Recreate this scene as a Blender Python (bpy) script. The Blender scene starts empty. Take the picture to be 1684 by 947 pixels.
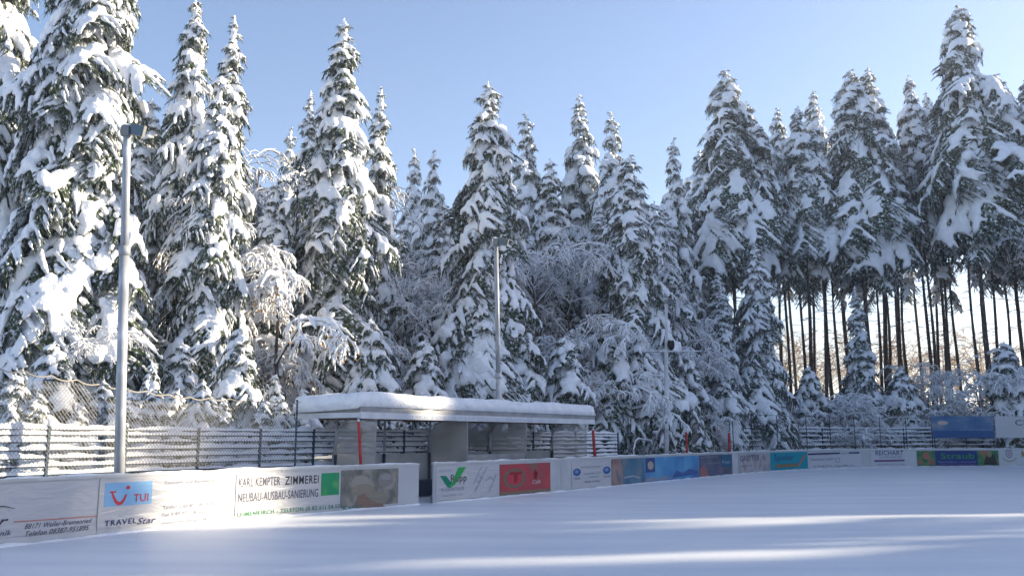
import bpy, bmesh, math, random
import numpy as np
from mathutils import Vector, Matrix, noise

# ------------------------------------------------------------------ camera, light
SC = bpy.context.scene
COL = SC.collection
R = math.radians
CAM_H = 1.75
PITCH = 9.32
FPX = 1500.0
cam_d = bpy.data.cameras.new('camera')
cam_d.sensor_width = 36.0
cam_d.lens = FPX * 36.0 / 1684.0
cam_d.clip_start = 0.1
cam_d.clip_end = 3000.0
cam = bpy.data.objects.new('camera', cam_d)
COL.objects.link(cam)
cam.location = (0, 0, CAM_H)
cam.rotation_euler = (R(90 + PITCH), 0, 0)
SC.camera = cam

SUN_AZ = 76.0      # degrees to the right of the view direction
SUN_EL = 17.5
world = bpy.data.worlds.new('World')
SC.world = world
world.use_nodes = True
wn = world.node_tree
sky = wn.nodes.new('ShaderNodeTexSky')
sky.sky_type = 'NISHITA'
sky.sun_disc = False
sky.sun_elevation = R(SUN_EL)
sky.sun_rotation = R(SUN_AZ)
sky.altitude = 700
sky.air_density = 1.0
sky.dust_density = 1.7
sky.ozone_density = 2.2
tint = wn.nodes.new('ShaderNodeMix'); tint.data_type = 'RGBA'; tint.blend_type = 'MULTIPLY'; tint.inputs[0].default_value = 1.0
tint.inputs[7].default_value = (1.04, .945, .945, 1)
wn.links.new(sky.outputs[0], tint.inputs[6])
wn.links.new(tint.outputs[2], wn.nodes['Background'].inputs[0])
wn.nodes['Background'].inputs[1].default_value = 0.122
sun_d = bpy.data.lights.new('sun', 'SUN')
sun_d.energy = 5.0
sun_d.angle = R(0.53)
sun_d.color = (1.0, 0.86, 0.63)
sun = bpy.data.objects.new('sun', sun_d)
COL.objects.link(sun)
sd = Vector((math.sin(R(SUN_AZ)) * math.cos(R(SUN_EL)), math.cos(R(SUN_AZ)) * math.cos(R(SUN_EL)), math.sin(R(SUN_EL))))
sun.rotation_euler = sd.to_track_quat('Z', 'Y').to_euler()
sun.location = sd * 200
SC.view_settings.view_transform = 'Standard'
SC.view_settings.look = 'None'
SC.view_settings.gamma = 1
SC.view_settings.use_curve_mapping = False
SC.view_settings.exposure = 1.32
SC.render.engine = 'CYCLES'
SC.cycles.use_denoising = True
SC.cycles.max_bounces = 6
SC.cycles.transparent_max_bounces = 12

# ------------------------------------------------------------------ measuring helpers
_c, _s = math.cos(R(PITCH)), math.sin(R(PITCH))
def ray(px, py):
    dx = (px - 842) / FPX
    dy = (473.5 - py) / FPX
    return Vector((dx, _c - dy * _s, _s + dy * _c))
def at_depth(px, py, y):
    r = ray(px, py)
    return Vector((0, 0, CAM_H)) + r * (y / r.y)
def proj_x(p):
    x, y, z = p[0], p[1], p[2] - CAM_H
    return 842 + FPX * x / (y * _c + z * _s)

# ------------------------------------------------------------------ object helpers
def tag(o, label=None, cat=None, group=None, kind=None):
    if label: o['label'] = label
    if cat: o['category'] = cat
    if group: o['group'] = group
    if kind: o['kind'] = kind
    return o
def empty(name, loc, rz=0.0):
    o = bpy.data.objects.new(name, None)
    COL.objects.link(o)
    o.empty_display_size = 0.3
    o.location = loc
    o.rotation_euler = (0, 0, rz)
    return o
class MB:
    """collects verts and faces; builds ONE mesh object"""
    def __init__(self):
        self.v = []; self.f = []; self.m = []
    def add(self, vs, fs, mi=0):
        b = len(self.v)
        self.v.extend([tuple(p) for p in vs])
        self.f.extend([tuple(i + b for i in q) for q in fs])
        self.m.extend([mi] * len(fs))
    def box(self, c, h, ax=None, mi=0):
        # centre, half sizes, axes (three vectors)
        c = Vector(c)
        if ax is None: ax = (Vector((1, 0, 0)), Vector((0, 1, 0)), Vector((0, 0, 1)))
        a, b, d = [Vector(ax[i]) * h[i] for i in range(3)]
        vs = [c + a * i + b * j + d * k for i in (-1, 1) for j in (-1, 1) for k in (-1, 1)]
        self.add(vs, [(0, 1, 3, 2), (4, 6, 7, 5), (0, 4, 5, 1), (2, 3, 7, 6), (0, 2, 6, 4), (1, 5, 7, 3)], mi)
    def tube(self, pts, rad, n=8, mi=0, cap=True):
        pts = [Vector(p) for p in pts]
        if not hasattr(rad, '__len__'): rad = [rad] * len(pts)
        vs = []; fs = []
        for i, p in enumerate(pts):
            t = (pts[min(i + 1, len(pts) - 1)] - pts[max(i - 1, 0)]).normalized()
            u = t.cross(Vector((0, 0, 1)))
            if u.length < 1e-3: u = Vector((1, 0, 0))
            u.normalize(); w = u.cross(t)
            for k in range(n):
                a = 2 * math.pi * k / n
                vs.append(p + (u * math.cos(a) + w * math.sin(a)) * rad[i])
        for i in range(len(pts) - 1):
            for k in range(n):
                k2 = (k + 1) % n
                fs.append((i * n + k, i * n + k2, (i + 1) * n + k2, (i + 1) * n + k))
        if cap:
            fs.append(tuple(range(n - 1, -1, -1)))
            fs.append(tuple((len(pts) - 1) * n + k for k in range(n)))
        self.add(vs, fs, mi)
    def build(self, name, mats, parent=None, smooth=False):
        me = bpy.data.meshes.new(name)
        me.from_pydata(self.v, [], self.f)
        if not isinstance(mats, (list, tuple)): mats = [mats]
        for m in mats: me.materials.append(m)
        if len(mats) > 1:
            me.polygons.foreach_set('material_index', self.m)
        if smooth: me.polygons.foreach_set('use_smooth', [True] * len(me.polygons))
        me.update()
        return link(name, me, parent)
def link(name, me, parent=None):
    o = bpy.data.objects.new(name, me)
    COL.objects.link(o)
    if parent is not None: o.parent = parent
    return o
def np_mesh(name, V, tris, mat, smooth=True):
    me = bpy.data.meshes.new(name)
    V = np.asarray(V, dtype=np.float32); T = np.asarray(tris, dtype=np.int32)
    me.vertices.add(len(V)); me.vertices.foreach_set('co', V.ravel())
    k = T.shape[1]
    me.loops.add(len(T) * k); me.loops.foreach_set('vertex_index', T.ravel())
    me.polygons.add(len(T))
    me.polygons.foreach_set('loop_start', np.arange(0, len(T) * k, k, dtype=np.int32))
    try: me.polygons.foreach_set('loop_total', np.full(len(T), k, dtype=np.int32))
    except Exception: pass
    me.polygons.foreach_set('use_smooth', np.full(len(T), smooth))
    me.materials.append(mat)
    me.update(calc_edges=True)
    return me

# ------------------------------------------------------------------ materials
def mat(name, col=(.8, .8, .8), rough=.6, metal=0.0, spec=.5):
    m = bpy.data.materials.new(name); m.use_nodes = True
    b = m.node_tree.nodes['Principled BSDF']
    b.inputs['Base Color'].default_value = (*col, 1)
    b.inputs['Roughness'].default_value = rough
    b.inputs['Metallic'].default_value = metal
    b.inputs['Specular IOR Level'].default_value = spec
    return m
def noise_mix(m, cols, scale=8.0, detail=4.0, pos=None, coord='Object', bump=0.0, bscale=None, vec_scale=None, bdist=.02):
    nt = m.node_tree; b = nt.nodes['Principled BSDF']
    tc = nt.nodes.new('ShaderNodeTexCoord')
    src = tc.outputs[coord]
    if vec_scale:
        mp = nt.nodes.new('ShaderNodeMapping'); mp.inputs['Scale'].default_value = vec_scale
        nt.links.new(src, mp.inputs[0]); src = mp.outputs[0]
    n = nt.nodes.new('ShaderNodeTexNoise'); n.inputs['Scale'].default_value = scale; n.inputs['Detail'].default_value = detail
    nt.links.new(src, n.inputs['Vector'])
    r = nt.nodes.new('ShaderNodeValToRGB'); el = r.color_ramp.elements
    pos = pos or [0.35 + 0.3 * i / (len(cols) - 1) for i in range(len(cols))]
    while len(el) < len(cols): el.new(.5)
    for e, c, p in zip(el, cols, pos): e.color = (*c, 1); e.position = p
    nt.links.new(n.outputs['Fac'], r.inputs[0]); nt.links.new(r.outputs[0], b.inputs['Base Color'])
    if bump:
        n2 = nt.nodes.new('ShaderNodeTexNoise'); n2.inputs['Scale'].default_value = bscale or scale * 3; n2.inputs['Detail'].default_value = 5
        nt.links.new(src, n2.inputs['Vector'])
        bp = nt.nodes.new('ShaderNodeBump'); bp.inputs['Strength'].default_value = bump; bp.inputs['Distance'].default_value = bdist
        nt.links.new(n2.outputs['Fac'], bp.inputs['Height']); nt.links.new(bp.outputs[0], b.inputs['Normal'])
    return m
M = {}
M['snow'] = noise_mix(mat('snow', rough=.75, spec=.25), [(.80, .82, .86), (.90, .91, .93)], scale=3, bump=.6, bscale=14, bdist=.05)
M['needles'] = noise_mix(mat('needles', rough=.8, spec=.15), [(.024, .042, .024), (.048, .070, .038), (.09, .11, .085), (.62, .65, .69)], scale=7, detail=6, pos=[.28, .44, .53, .61])
M['bark'] = noise_mix(mat('bark', rough=.9, spec=.1), [(.055, .045, .038), (.13, .10, .08), (.35, .34, .34)], scale=4, vec_scale=(3, 3, .8), pos=[.35, .6, .72], bump=.5, bscale=20)
M['twig'] = noise_mix(mat('twig', rough=.9, spec=.1), [(.03, .024, .020), (.07, .05, .04)], scale=3)
M['tan_twig'] = noise_mix(mat('tan_twig', rough=.9, spec=.1), [(.30, .19, .10), (.42, .30, .18)], scale=3)
M['leaf'] = noise_mix(mat('leaf', rough=.7, spec=.2), [(.30, .15, .04), (.42, .26, .08)], scale=6)

# ------------------------------------------------------------------ spruce branch prototypes
def blob_snow(blobs, voxel, ratio, lump=0.0, seed=0):
    """blobs: (x,y,z,r,flat) -> one welded snow surface as (V, tris)"""
    bm = bmesh.new()
    for (x, y, z, r, fl) in blobs:
        bmesh.ops.create_icosphere(bm, subdivisions=1, radius=r, matrix=Matrix.Translation((x, y, z)) @ Matrix.Diagonal((1, 1, fl, 1)))
    me = bpy.data.meshes.new('tmp'); bm.to_mesh(me); bm.free()
    o = bpy.data.objects.new('tmp', me); COL.objects.link(o)
    rm = o.modifiers.new('r', 'REMESH'); rm.mode = 'VOXEL'; rm.voxel_size = voxel; rm.use_smooth_shade = True
    sm = o.modifiers.new('s', 'SMOOTH'); sm.factor = .5; sm.iterations = 1
    de = o.modifiers.new('d', 'DECIMATE'); de.ratio = ratio
    dg = bpy.context.evaluated_depsgraph_get()
    ev = o.evaluated_get(dg); em = ev.to_mesh()
    em.calc_loop_triangles()
    V = np.empty(len(em.vertices) * 3, np.float32); em.vertices.foreach_get('co', V); V = V.reshape(-1, 3)
    T = np.empty(len(em.loop_triangles) * 3, np.int32); em.loop_triangles.foreach_get('vertices', T); T = T.reshape(-1, 3)
    ev.to_mesh_clear()
    bpy.data.objects.remove(o); bpy.data.meshes.remove(me)
    if lump:
        for i in range(len(V)):
            q_ = Vector(V[i].tolist())
            V[i, 2] += (noise.noise(q_ * 7 + Vector((seed, 0, 0))) + .6 * noise.noise(q_ * 16 + Vector((seed, 5, 0)))) * lump
    return V, T

def make_branch(L, seed, load=1.0, hang=1.0, voxel=.045, ratio=.4, dens=1.0):
    rnd = random.Random(seed)
    load *= rnd.uniform(.66, 1.15)
    tw = []    # twig polylines
    ph = rnd.uniform(-.5, .5)
    axis = [Vector((L * u, .08 * L * math.sin(3 * u + ph), -.10 * L * u * u + .06 * L * max(0, u - .8))) for u in np.linspace(0, 1, 9)]
    tw.append((axis, 1.0))
    def axp(u):
        i = min(7, int(u * 8)); f = u * 8 - i
        return axis[i].lerp(axis[i + 1], f)
    step = .15
    x = .10 * L
    side = 1
    while x < L * .97:
        u = x / L
        l = L * (.10 + .46 * math.sin(math.pi * min(1, (u * .86 + .12))) ** 1.0) * rnd.uniform(.65, 1.15)
        l = max(.10, min(l, 1.0))
        a = R(rnd.uniform(42, 62)) * side
        b = axp(u)
        pts = []
        hz = rnd.uniform(.30, .62) * hang
        for k in range(5):
            t = k / 4
            pts.append(b + Vector((math.cos(a) * l * t, math.sin(a) * l * t, -hz * l * t * t)))
        tw.append((pts, .7))
        x += step * rnd.uniform(.4, .7)
        side = -side
    # tip
    blobs = []
    def along(pts, t):
        i = min(len(pts) - 2, int(t * (len(pts) - 1))); f = t * (len(pts) - 1) - i
        return pts[i].lerp(pts[i + 1], f)
    for j, (pts, wgt) in enumerate(tw):
        ln = sum((pts[i + 1] - pts[i]).length for i in range(len(pts) - 1))
        if j and rnd.random() < .24: continue
        n = max(2, int(ln / .06))
        for k in range(n + 1):
            t = k / n
            if j == 0 and t < .12: continue
            p = along(pts, t)
            if noise.noise(Vector((p.x * 2.6 + seed * 1.7, p.y * 2.6, seed * .37))) < (-.16 if L < 2 else -.08) + .12 * rnd.random(): continue
            if j == 0: r = (.105 - .055 * t) * load * rnd.uniform(.8, 1.25)
            else: r = (.078 - .042 * t) * load * rnd.uniform(.75, 1.25)
            blobs.append((p.x, p.y, p.z + r * .55, r, rnd.uniform(.7, .95)))
    for k in range(int(2 + min(L, 1.6) * 1.5)):
        u = rnd.uniform(.25, .9); p = axp(u); r = rnd.uniform(.12, .20) * load * min(1, .5 + L * .4)
        blobs.append((p.x, p.y + rnd.uniform(-.14, .14) * L, p.z + r * .25, r, .8))
    SV, ST = blob_snow(blobs, voxel, ratio, .035, seed)
    # needles: hanging twiglets and side fringes
    FV = []; FT = []
    def cone(p, d, l, r):
        d = d.normalized(); u = d.orthogonal().normalized(); w = d.cross(u)
        b0 = len(FV); a0 = rnd.uniform(0, 6.28)
        for k in range(3):
            a = a0 + k * 2.094
            FV.append(p + (u * math.cos(a) + w * math.sin(a)) * r)
        FV.append(p + d * l)
        FT.extend([(b0, b0 + 1, b0 + 3), (b0 + 1, b0 + 2, b0 + 3), (b0 + 2, b0, b0 + 3)])
    for j, (pts, wgt) in enumerate(tw):
        ln = sum((pts[i + 1] - pts[i]).length for i in range(len(pts) - 1))
        # flat underlayer strip
        b0 = len(FV)
        for k, p in enumerate(pts):
            t = (pts[min(k + 1, len(pts) - 1)] - pts[max(k - 1, 0)]).normalized()
            s_ = t.cross(Vector((0, 0, 1))).normalized()
            wd = (.075 if j else .05) * (1 - .8 * k / (len(pts) - 1))
            FV.append(p - s_ * wd - Vector((0, 0, .01))); FV.append(p + s_ * wd - Vector((0, 0, .01)))
        for k in range(len(pts) - 1):
            q = b0 + 2 * k
            FT.extend([(q, q + 1, q + 3), (q, q + 3, q + 2)])
        n = max(2, int(ln / .055 * dens))
        for k in range(n + 1):
            t = k / n
            if j == 0 and t < .03: continue
            p = along(pts, t)
            dr = (pts[-1] - pts[0]).normalized()
            sd_ = 1 if (k % 2) else -1
            s_ = dr.cross(Vector((0, 0, 1))).normalized() * sd_
            d = dr * rnd.uniform(.3, 1.0) + s_ * rnd.uniform(.1, .8) + Vector((0, 0, -rnd.uniform(.25, 1.5) * hang))
            cone(p - Vector((0, 0, .01)), d, rnd.uniform(.11, .28) * (1.2 if j else 1), rnd.uniform(.014, .026))
        cone(pts[-1], dr + Vector((0, 0, -.3)), .16, .02)
    FV = np.array([tuple(v) for v in FV], np.float32); FT = np.array(FT, np.int32)
    return dict(L=L, S=(SV, ST), F=(FV, FT))

PROTO = {}
def protos(key, load, hang, voxel, ratio, dens, nvar):
    ps = []
    for L in (.55, 1.2, 2.1, 3.0):
        for k in range(nvar if L > 1 else 2):
            ps.append(make_branch(L, int(L * 100) * 7 + k * 131 + int(load * 100), load * (.75 if L < 1 else 1 if L < 2 else .92), hang, voxel if L > 1 else voxel * .8, ratio, dens))
    PROTO[key] = ps
protos('near', 1.85, 1.3, .042, .36, 1.25, 5)
protos('mid', 1.75, 1.4, .052, .36, .85, 4)
protos('far', 1.85, 1.5, .070, .42, .55, 4)

def bark_tube(pts, rad, n=8):
    mb = MB(); mb.tube(pts, rad, n)
    return mb

def make_spruce_meshes(name, seed, H, Rm, base, key, whorl=.46, nb=(5, 7), droop=1.0, prof=.85, thin=0.08, dead=0, lean=0.0, top_spike=1.0):
    """returns dict of meshes: trunk, crown, snow. H height, Rm crown radius, base crown base height."""
    rnd = random.Random(seed)
    ps = PROTO[key]
    SVs = []; STs = []; FVs = []; FTs = []
    so = fo = 0
    ox = lambda z: lean * math.sin(z * .35 + seed) * .25
    oy = lambda z: lean * math.cos(z * .28 + seed) * .25
    z = H - .30 * top_spike
    az0 = rnd.uniform(0, 6)
    CH = H - base
    def put(P, L, M3, loc, bend):
        nonlocal so, fo
        k = L / P['L']
        for (V, T), VL, TL, which in ((P['S'], SVs, STs, 0), (P['F'], FVs, FTs, 1)):
            W = V * k
            W = W.copy()
            W[:, 2] -= bend * W[:, 0] ** 2
            W = W @ M3.T + loc
            VL.append(W)
            if which == 0: TL.append(T + so); so += len(V)
            else: TL.append(T + fo); fo += len(V)
    wob = [rnd.uniform(.8, 1.15) for _ in range(200)]
    wi = 0
    while z > base:
        u = (H - z) / CH            # 0 top .. 1 base
        rad = 1.45 * Rm * min(1.0, (u + .015) ** prof) * (1.0 if u < .8 else 1.0 - (u - .8) * .9)
        rad = max(rad, .20 if u > .02 else .14) * wob[wi % 200]
        n = rnd.randint(*nb) if u > .06 else 4
        az0 += rnd.uniform(.4, 1.2)
        for k in range(n):
            if rnd.random() < thin + (.35 * max(0, (u - .72) / .28) if dead else 0): continue
            L = rad * rnd.uniform(.62, 1.18)
            if L < .16: L = .16
            cands = sorted(ps, key=lambda p: abs(p['L'] - L))
            P = rnd.choice([p for p in ps if p['L'] == cands[0]['L']])
            az = az0 + k * 2 * math.pi / n + rnd.uniform(-.35, .35)
            pit = (30 * max(0, 1 - u / .06) - (6 + 24 * min(1, u / .55)) * droop * min(1, u / .08)) + rnd.uniform(-15, 11)
            p = R(pit)
            ca, sa, cp, sp = math.cos(az), math.sin(az), math.cos(p), math.sin(p)
            Ry = np.array([[cp, 0, -sp], [0, 1, 0], [sp, 0, cp]])
            Rz = np.array([[ca, -sa, 0], [sa, ca, 0], [0, 0, 1]])
            rl = rnd.uniform(-.5, .5); Rx = np.array([[1, 0, 0], [0, math.cos(rl), -math.sin(rl)], [0, math.sin(rl), math.cos(rl)]])
            zz = z + rnd.uniform(-.2, .2)
            put(P, L, Rz @ Ry @ Rx, np.array([ox(zz), oy(zz), zz]), rnd.uniform(.06, .18) * droop / max(.6, L * .5))
        z -= whorl * (.55 + .6 * min(1, u * 4)) * rnd.uniform(.8, 1.2) * (1 if u > .05 else .8)
        wi += 1
    # a few lone living branches below a high crown
    for k in range(5 if dead else 0):
        zz = base * rnd.uniform(.74, 1.0); L = Rm * rnd.uniform(.5, .95); az = rnd.uniform(0, 6.28); p = R(-rnd.uniform(25, 48))
        cands = sorted(ps, key=lambda q: abs(q['L'] - L)); P = rnd.choice([q for q in ps if q['L'] == cands[0]['L']])
        ca, sa, cp, sp = math.cos(az), math.sin(az), math.cos(p), math.sin(p)
        put(P, L, np.array([[ca, -sa, 0], [sa, ca, 0], [0, 0, 1]]) @ np.array([[cp, 0, -sp], [0, 1, 0], [sp, 0, cp]]), np.array([ox(zz), oy(zz), zz]), .08)
    # snow lumps round the leader
    ts = top_spike
    V, T_ = blob_snow([(ox(H) + rnd.uniform(-.04, .04), oy(H) + rnd.uniform(-.04, .04), H - .02 - q * .095 * ts, rnd.uniform(.035, .06) + .012 * q, rnd.uniform(.8, 1.3)) for q in range(int(11))], .035, .6)
    SVs.append(V); STs.append(T_ + so); so += len(V)
    snow = np_mesh(name + '_snow', np.vstack(SVs), np.vstack(STs), M['snow'])
    crown = np_mesh(name + '_crown', np.vstack(FVs), np.vstack(FTs), M['needles'], smooth=False)
    mb = MB()
    r0 = .0052 * H + .025
    zs = np.linspace(0, H - .1, 16)
    mb.tube([(ox(q), oy(q), q if q > 0 else -.3) for q in zs], [max(.015, r0 * (1 - q / H) ** .8) for q in zs], 9)
    for k in range(dead):
        q = rnd.uniform(base * .35, base + .5); a = rnd.uniform(0, 6.28); l = rnd.uniform(.4, 1.6)
        st = Vector((ox(q), oy(q), q)); d = Vector((math.cos(a), math.sin(a), -.15))
        mb.tube([st, st + d * l * .5, st + d * l + Vector((0, 0, -.1 * l))], [.03, .018, .006], 4)
    me = bpy.data.meshes.new(name + '_trunk'); me.from_pydata(mb.v, [], mb.f); me.materials.append(M['bark'])
    me.polygons.foreach_set('use_smooth', [True] * len(me.polygons)); me.update()
    VV = np.vstack(SVs); lo = VV[VV[:, 2] < base + .45 * CH]
    Reff = float(np.percentile(np.hypot(lo[:, 0], lo[:, 1]), 93))
    return dict(H=H, R=Reff, trunk=me, crown=crown, snow=snow)

def plant(tree, name, x, y, H, sx, rz, label, cat, group=None, z0=0.0, parts=(('trunk', 'trunk'), ('crown', 'crown'), ('snow', 'snow_cover'))):
    e = empty(name, (x, y, z0), rz)
    k = H / tree['H']
    e.scale = (sx, sx, k)
    for key, nm in parts:
        if tree.get(key) is not None: link(nm, tree[key], e)
    tag(e, label, cat, group)
    return e

# ------------------------------------------------------------------ snow-laden bare trees and shrubs
def make_bare_meshes(name, seed, H, spread, depth=4, kids=(4, 6), arch=1.0, twig_r=.010, snow_k=1.0, lean=(0, 0), leaves=0, stems=1, bark='twig', up0=.0, trunk_r=None, snow_thr=.0):
    rnd = random.Random(seed)
    lines = []   # (pts, radii)
    def grow(p, d, l, r, lev):
        n = 5 if lev < 2 else 4
        pts = [p]; rr = [r]
        q = p.copy(); dd = d.copy()
        for i in range(n):
            sag = arch * (.10 + .13 * lev) * (i + 1) / n
            dd = (dd + Vector((rnd.uniform(-.16, .16), rnd.uniform(-.16, .16), rnd.uniform(-.08, .08) - sag * (0 if lev == 0 else 1)))).normalized()
            q = q + dd * (l / n)
            if q.z < .05: q.z = .05
            pts.append(q.copy()); rr.append(max(twig_r * .6, r * (1 - .72 * (i + 1) / n)))
        lines.append((pts, rr, lev))
        if lev >= depth: return
        nk = rnd.randint(*kids) + (2 if lev == 0 else 0)
        for k in range(nk):
            t = rnd.uniform(.30 if lev == 0 else .15, 1.0)
            i = min(n - 1, int(t * n)); f = t * n - i
            b = pts[i].lerp(pts[i + 1], f)
            t_ = (pts[i + 1] - pts[i]).normalized()
            a = rnd.uniform(0, 6.28)
            side = Vector((math.cos(a), math.sin(a), rnd.uniform(-.1, .5))).normalized()
            nd = (t_ * rnd.uniform(.3, .9) + side * rnd.uniform(.6, 1.1) * spread).normalized()
            grow(b, nd, l * rnd.uniform(.38, .62) * (1.1 - .35 * t), max(twig_r, rr[i] * rnd.uniform(.4, .6)), lev + 1)
    for s_ in range(stems):
        a = rnd.uniform(0, 6.28) if stems > 1 else 0
        k = rnd.uniform(.25, .75) if stems > 1 else 0
        d0 = Vector((lean[0] + k * math.cos(a), lean[1] + k * math.sin(a), 1)).normalized()
        grow(Vector((rnd.uniform(-.3, .3) * (stems > 1), rnd.uniform(-.3, .3) * (stems > 1), -.1)), d0, H * rnd.uniform(.6, .78), trunk_r or H * .011, 0)
    groups = {'trunk': [], 'crown': [], 'snow': []}
    out = {'trunk': ([], []), 'crown': ([], []), 'snow': ([], [])}
    def tubeN(dst, pts, rad, n, off=None, flat=1.0):
        V, F = out[dst]
        b0 = len(V)
        m = len(pts)
        for i, p in enumerate(pts):
            t = (pts[min(i + 1, m - 1)] - pts[max(i - 1, 0)]).normalized()
            u = t.cross(Vector((0, 0, 1)))
            if u.length < 1e-3: u = Vector((1, 0, 0))
            u.normalize(); w = u.cross(t)
            r = rad[i]
            o = off[i] if off else 0
            for k in range(n):
                a = 2 * math.pi * k / n + .5
                V.append(p + u * (math.cos(a) * r) + w * (math.sin(a) * r * flat) + Vector((0, 0, o)))
        for i in range(m - 1):
            for k in range(n):
                k2 = (k + 1) % n
                F.append((b0 + i * n + k, b0 + i * n + k2, b0 + (i + 1) * n + k2, b0 + (i + 1) * n + k))
    for pts, rr, lev in lines:
        tubeN('trunk' if lev == 0 else 'crown', pts, rr, 7 if lev == 0 else (5 if lev == 1 else 3))
        # snow rides on what is not steep
        dirz = abs((pts[-1] - pts[0]).normalized().z)
        if lev == 0 and dirz > .8: continue
        # denser sampling for lumps
        sp = []; sr = []; so_ = []
        for i in range(len(pts) - 1):
            for f in (0, .5):
                p = pts[i].lerp(pts[i + 1], f); r = rr[i] * (1 - f) + rr[i + 1] * f
                st = abs((pts[i + 1] - pts[i]).normalized().z)
                load = (.032 + .016 * (3 - min(3, lev))) * snow_k * rnd.uniform(.55, 1.45) * (1 - .55 * st)
                if rnd.random() < .12: load *= 1.9
                sp.append(p); sr.append(load + r * .5); so_.append(r + load * .5)
        sp.append(pts[-1]); sr.append(.008); so_.append(0)
        if rnd.random() < snow_thr: continue
        tubeN('snow', sp, sr, 5 if lev < 3 else 4, so_, .9)
    if leaves:
        V, F = [], []
        for _ in range(leaves):
            pts, rr, lev = rnd.choice(lines)
            if lev < 2: continue
            p = pts[rnd.randrange(1, len(pts))]
            a = Vector((rnd.uniform(-1, 1), rnd.uniform(-1, 1), rnd.uniform(-1.4, .2))).normalized() * rnd.uniform(.05, .09)
            b = a.orthogonal() * .5
            b0 = len(V)
            V.extend([p, p + a * .5 + b, p + a, p + a * .5 - b]); F.append((b0, b0 + 1, b0 + 2, b0 + 3))
        leafm = np_mesh(name + '_leaves', np.array([tuple(v) for v in V]), np.array(F), M['leaf'], False)
    else: leafm = None
    res = dict(H=H, leaves=leafm)
    for k, mt in (('trunk', M['bark'] if bark == 'twig' else M[bark]), ('crown', M[bark]), ('snow', M['snow'])):
        V, F = out[k]
        res[k] = np_mesh(name + '_' + k, np.array([tuple(v) for v in V]), np.array(F), mt, True) if V else None
    return res
BARE_PARTS = (('trunk', 'trunk'), ('crown', 'branches'), ('snow', 'snow_cover'), ('leaves', 'leaves'))

#@@SETTING
# ------------------------------------------------------------------ board curve
CP = [(-13, -6), (-12.4, 1), (-11.3, 6), (-10.2, 10.2), (-8.9, 14), (-7.5, 17.1), (-5.95, 20), (-4.15, 22.7), (-2.25, 25.3), (1.2, 30.3), (3.95, 34.6), (10.3, 44.4), (13.9, 49.4),
      (17.6, 53.2), (21.6, 55.8), (26, 57.4), (31, 58.5), (37, 59.2), (43, 58.6), (48.5, 55.5), (52, 50), (53, 43), (53, 30), (53, 10)]
def catmull(P, n=16):
    out = []
    for i in range(len(P) - 1):
        p0 = Vector(P[max(i - 1, 0)]); p1 = Vector(P[i]); p2 = Vector(P[i + 1]); p3 = Vector(P[min(i + 2, len(P) - 1)])
        for k in range(n):
            t = k / n
            out.append(.5 * ((2 * p1) + (p2 - p0) * t + (2 * p0 - 5 * p1 + 4 * p2 - p3) * t * t + (3 * p1 - p0 - 3 * p2 + p3) * t ** 3))
    out.append(Vector(P[-1]))
    return out
BC = catmull(CP)
BS = [0.0]
for i in range(1, len(BC)): BS.append(BS[-1] + (BC[i] - BC[i - 1]).length)
BSn = np.array(BS); BX = np.array([p.x for p in BC]); BY = np.array([p.y for p in BC])
def frame(s):
    x = float(np.interp(s, BSn, BX)); y = float(np.interp(s, BSn, BY))
    x0 = float(np.interp(s - .4, BSn, BX)); y0 = float(np.interp(s - .4, BSn, BY))
    x1 = float(np.interp(s + .4, BSn, BX)); y1 = float(np.interp(s + .4, BSn, BY))
    t = Vector((x1 - x0, y1 - y0, 0)).normalized()
    return Vector((x, y, 0)), t, Vector((t.y, -t.x, 0))      # point, along, towards the rink
def BP(s, w, z):
    """w metres behind the board face"""
    p, t, n = frame(s)
    return Vector((p.x - n.x * w, p.y - n.y * w, z))
_grid = np.arange(0, BS[-1] - 35, .05)
_cache = {}
def s_at(px, w=0.0, z=.6):
    key = (round(w, 2), round(z, 1))
    if key not in _cache:
        _cache[key] = np.array([proj_x(BP(s, w, z)) if BP(s, w, z).y > 6 else -1e6 for s in _grid])
    a = _cache[key]
    # monotone part
    i = int(np.argmin(np.abs(a - px)))
    if 0 < i < len(a) - 1 and a[i + 1] != a[i - 1]:
        return float(_grid[i] + (px - a[i]) / (a[i + 1] - a[i - 1]) * .1)
    return float(_grid[i])
def z_at(px, py, s, w=0.0):
    r = ray(px, py); return CAM_H + BP(s, w, 0).y * r.z / r.y
BH = 1.08

# ------------------------------------------------------------------ ice and snow ground
M['ice'] = noise_mix(mat('ice', rough=.42, spec=.35), [(.68, .70, .76), (.76, .78, .82), (.84, .85, .87)], scale=.6, detail=12, pos=[.3, .5, .72], vec_scale=(.35, 1.6, 1), bump=.6, bscale=26, bdist=.025)
M['floor_snow'] = noise_mix(mat('floor_snow', rough=.8, spec=.2), [(.78, .80, .85), (.88, .89, .92)], scale=1.5, bump=.7, bscale=5, bdist=.08)
NX, NY = 190, 200
xs = np.linspace(-1, 1, NX); xs = np.sign(xs) * np.abs(xs) ** 2.2 * 900
ys = np.concatenate([np.linspace(-60, -12, 12), np.linspace(-10, 90, 130), 90 + np.linspace(.02, 1, 58) ** 2.4 * 1500])
poly = np.array([(p.x, p.y) for p in BC[::4]] + [(50, -6), (42, -13), (10, -14), (-10, -13)])
def inside_dist(x, y):
    """signed distance to the rink outline, positive outside"""
    px_, py_ = poly[:, 0], poly[:, 1]; qx, qy = np.roll(px_, -1), np.roll(py_, -1)
    dx, dy = qx - px_, qy - py_
    t = np.clip(((x - px_) * dx + (y - py_) * dy) / (dx * dx + dy * dy + 1e-9), 0, 1)
    d = np.min(np.hypot(x - px_ - t * dx, y - py_ - t * dy))
    c = ((py_ > y) != (qy > y)) & (x < (qx - px_) * (y - py_) / (qy - py_ + 1e-12) + px_)
    return -d if np.sum(c) % 2 else d
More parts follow.
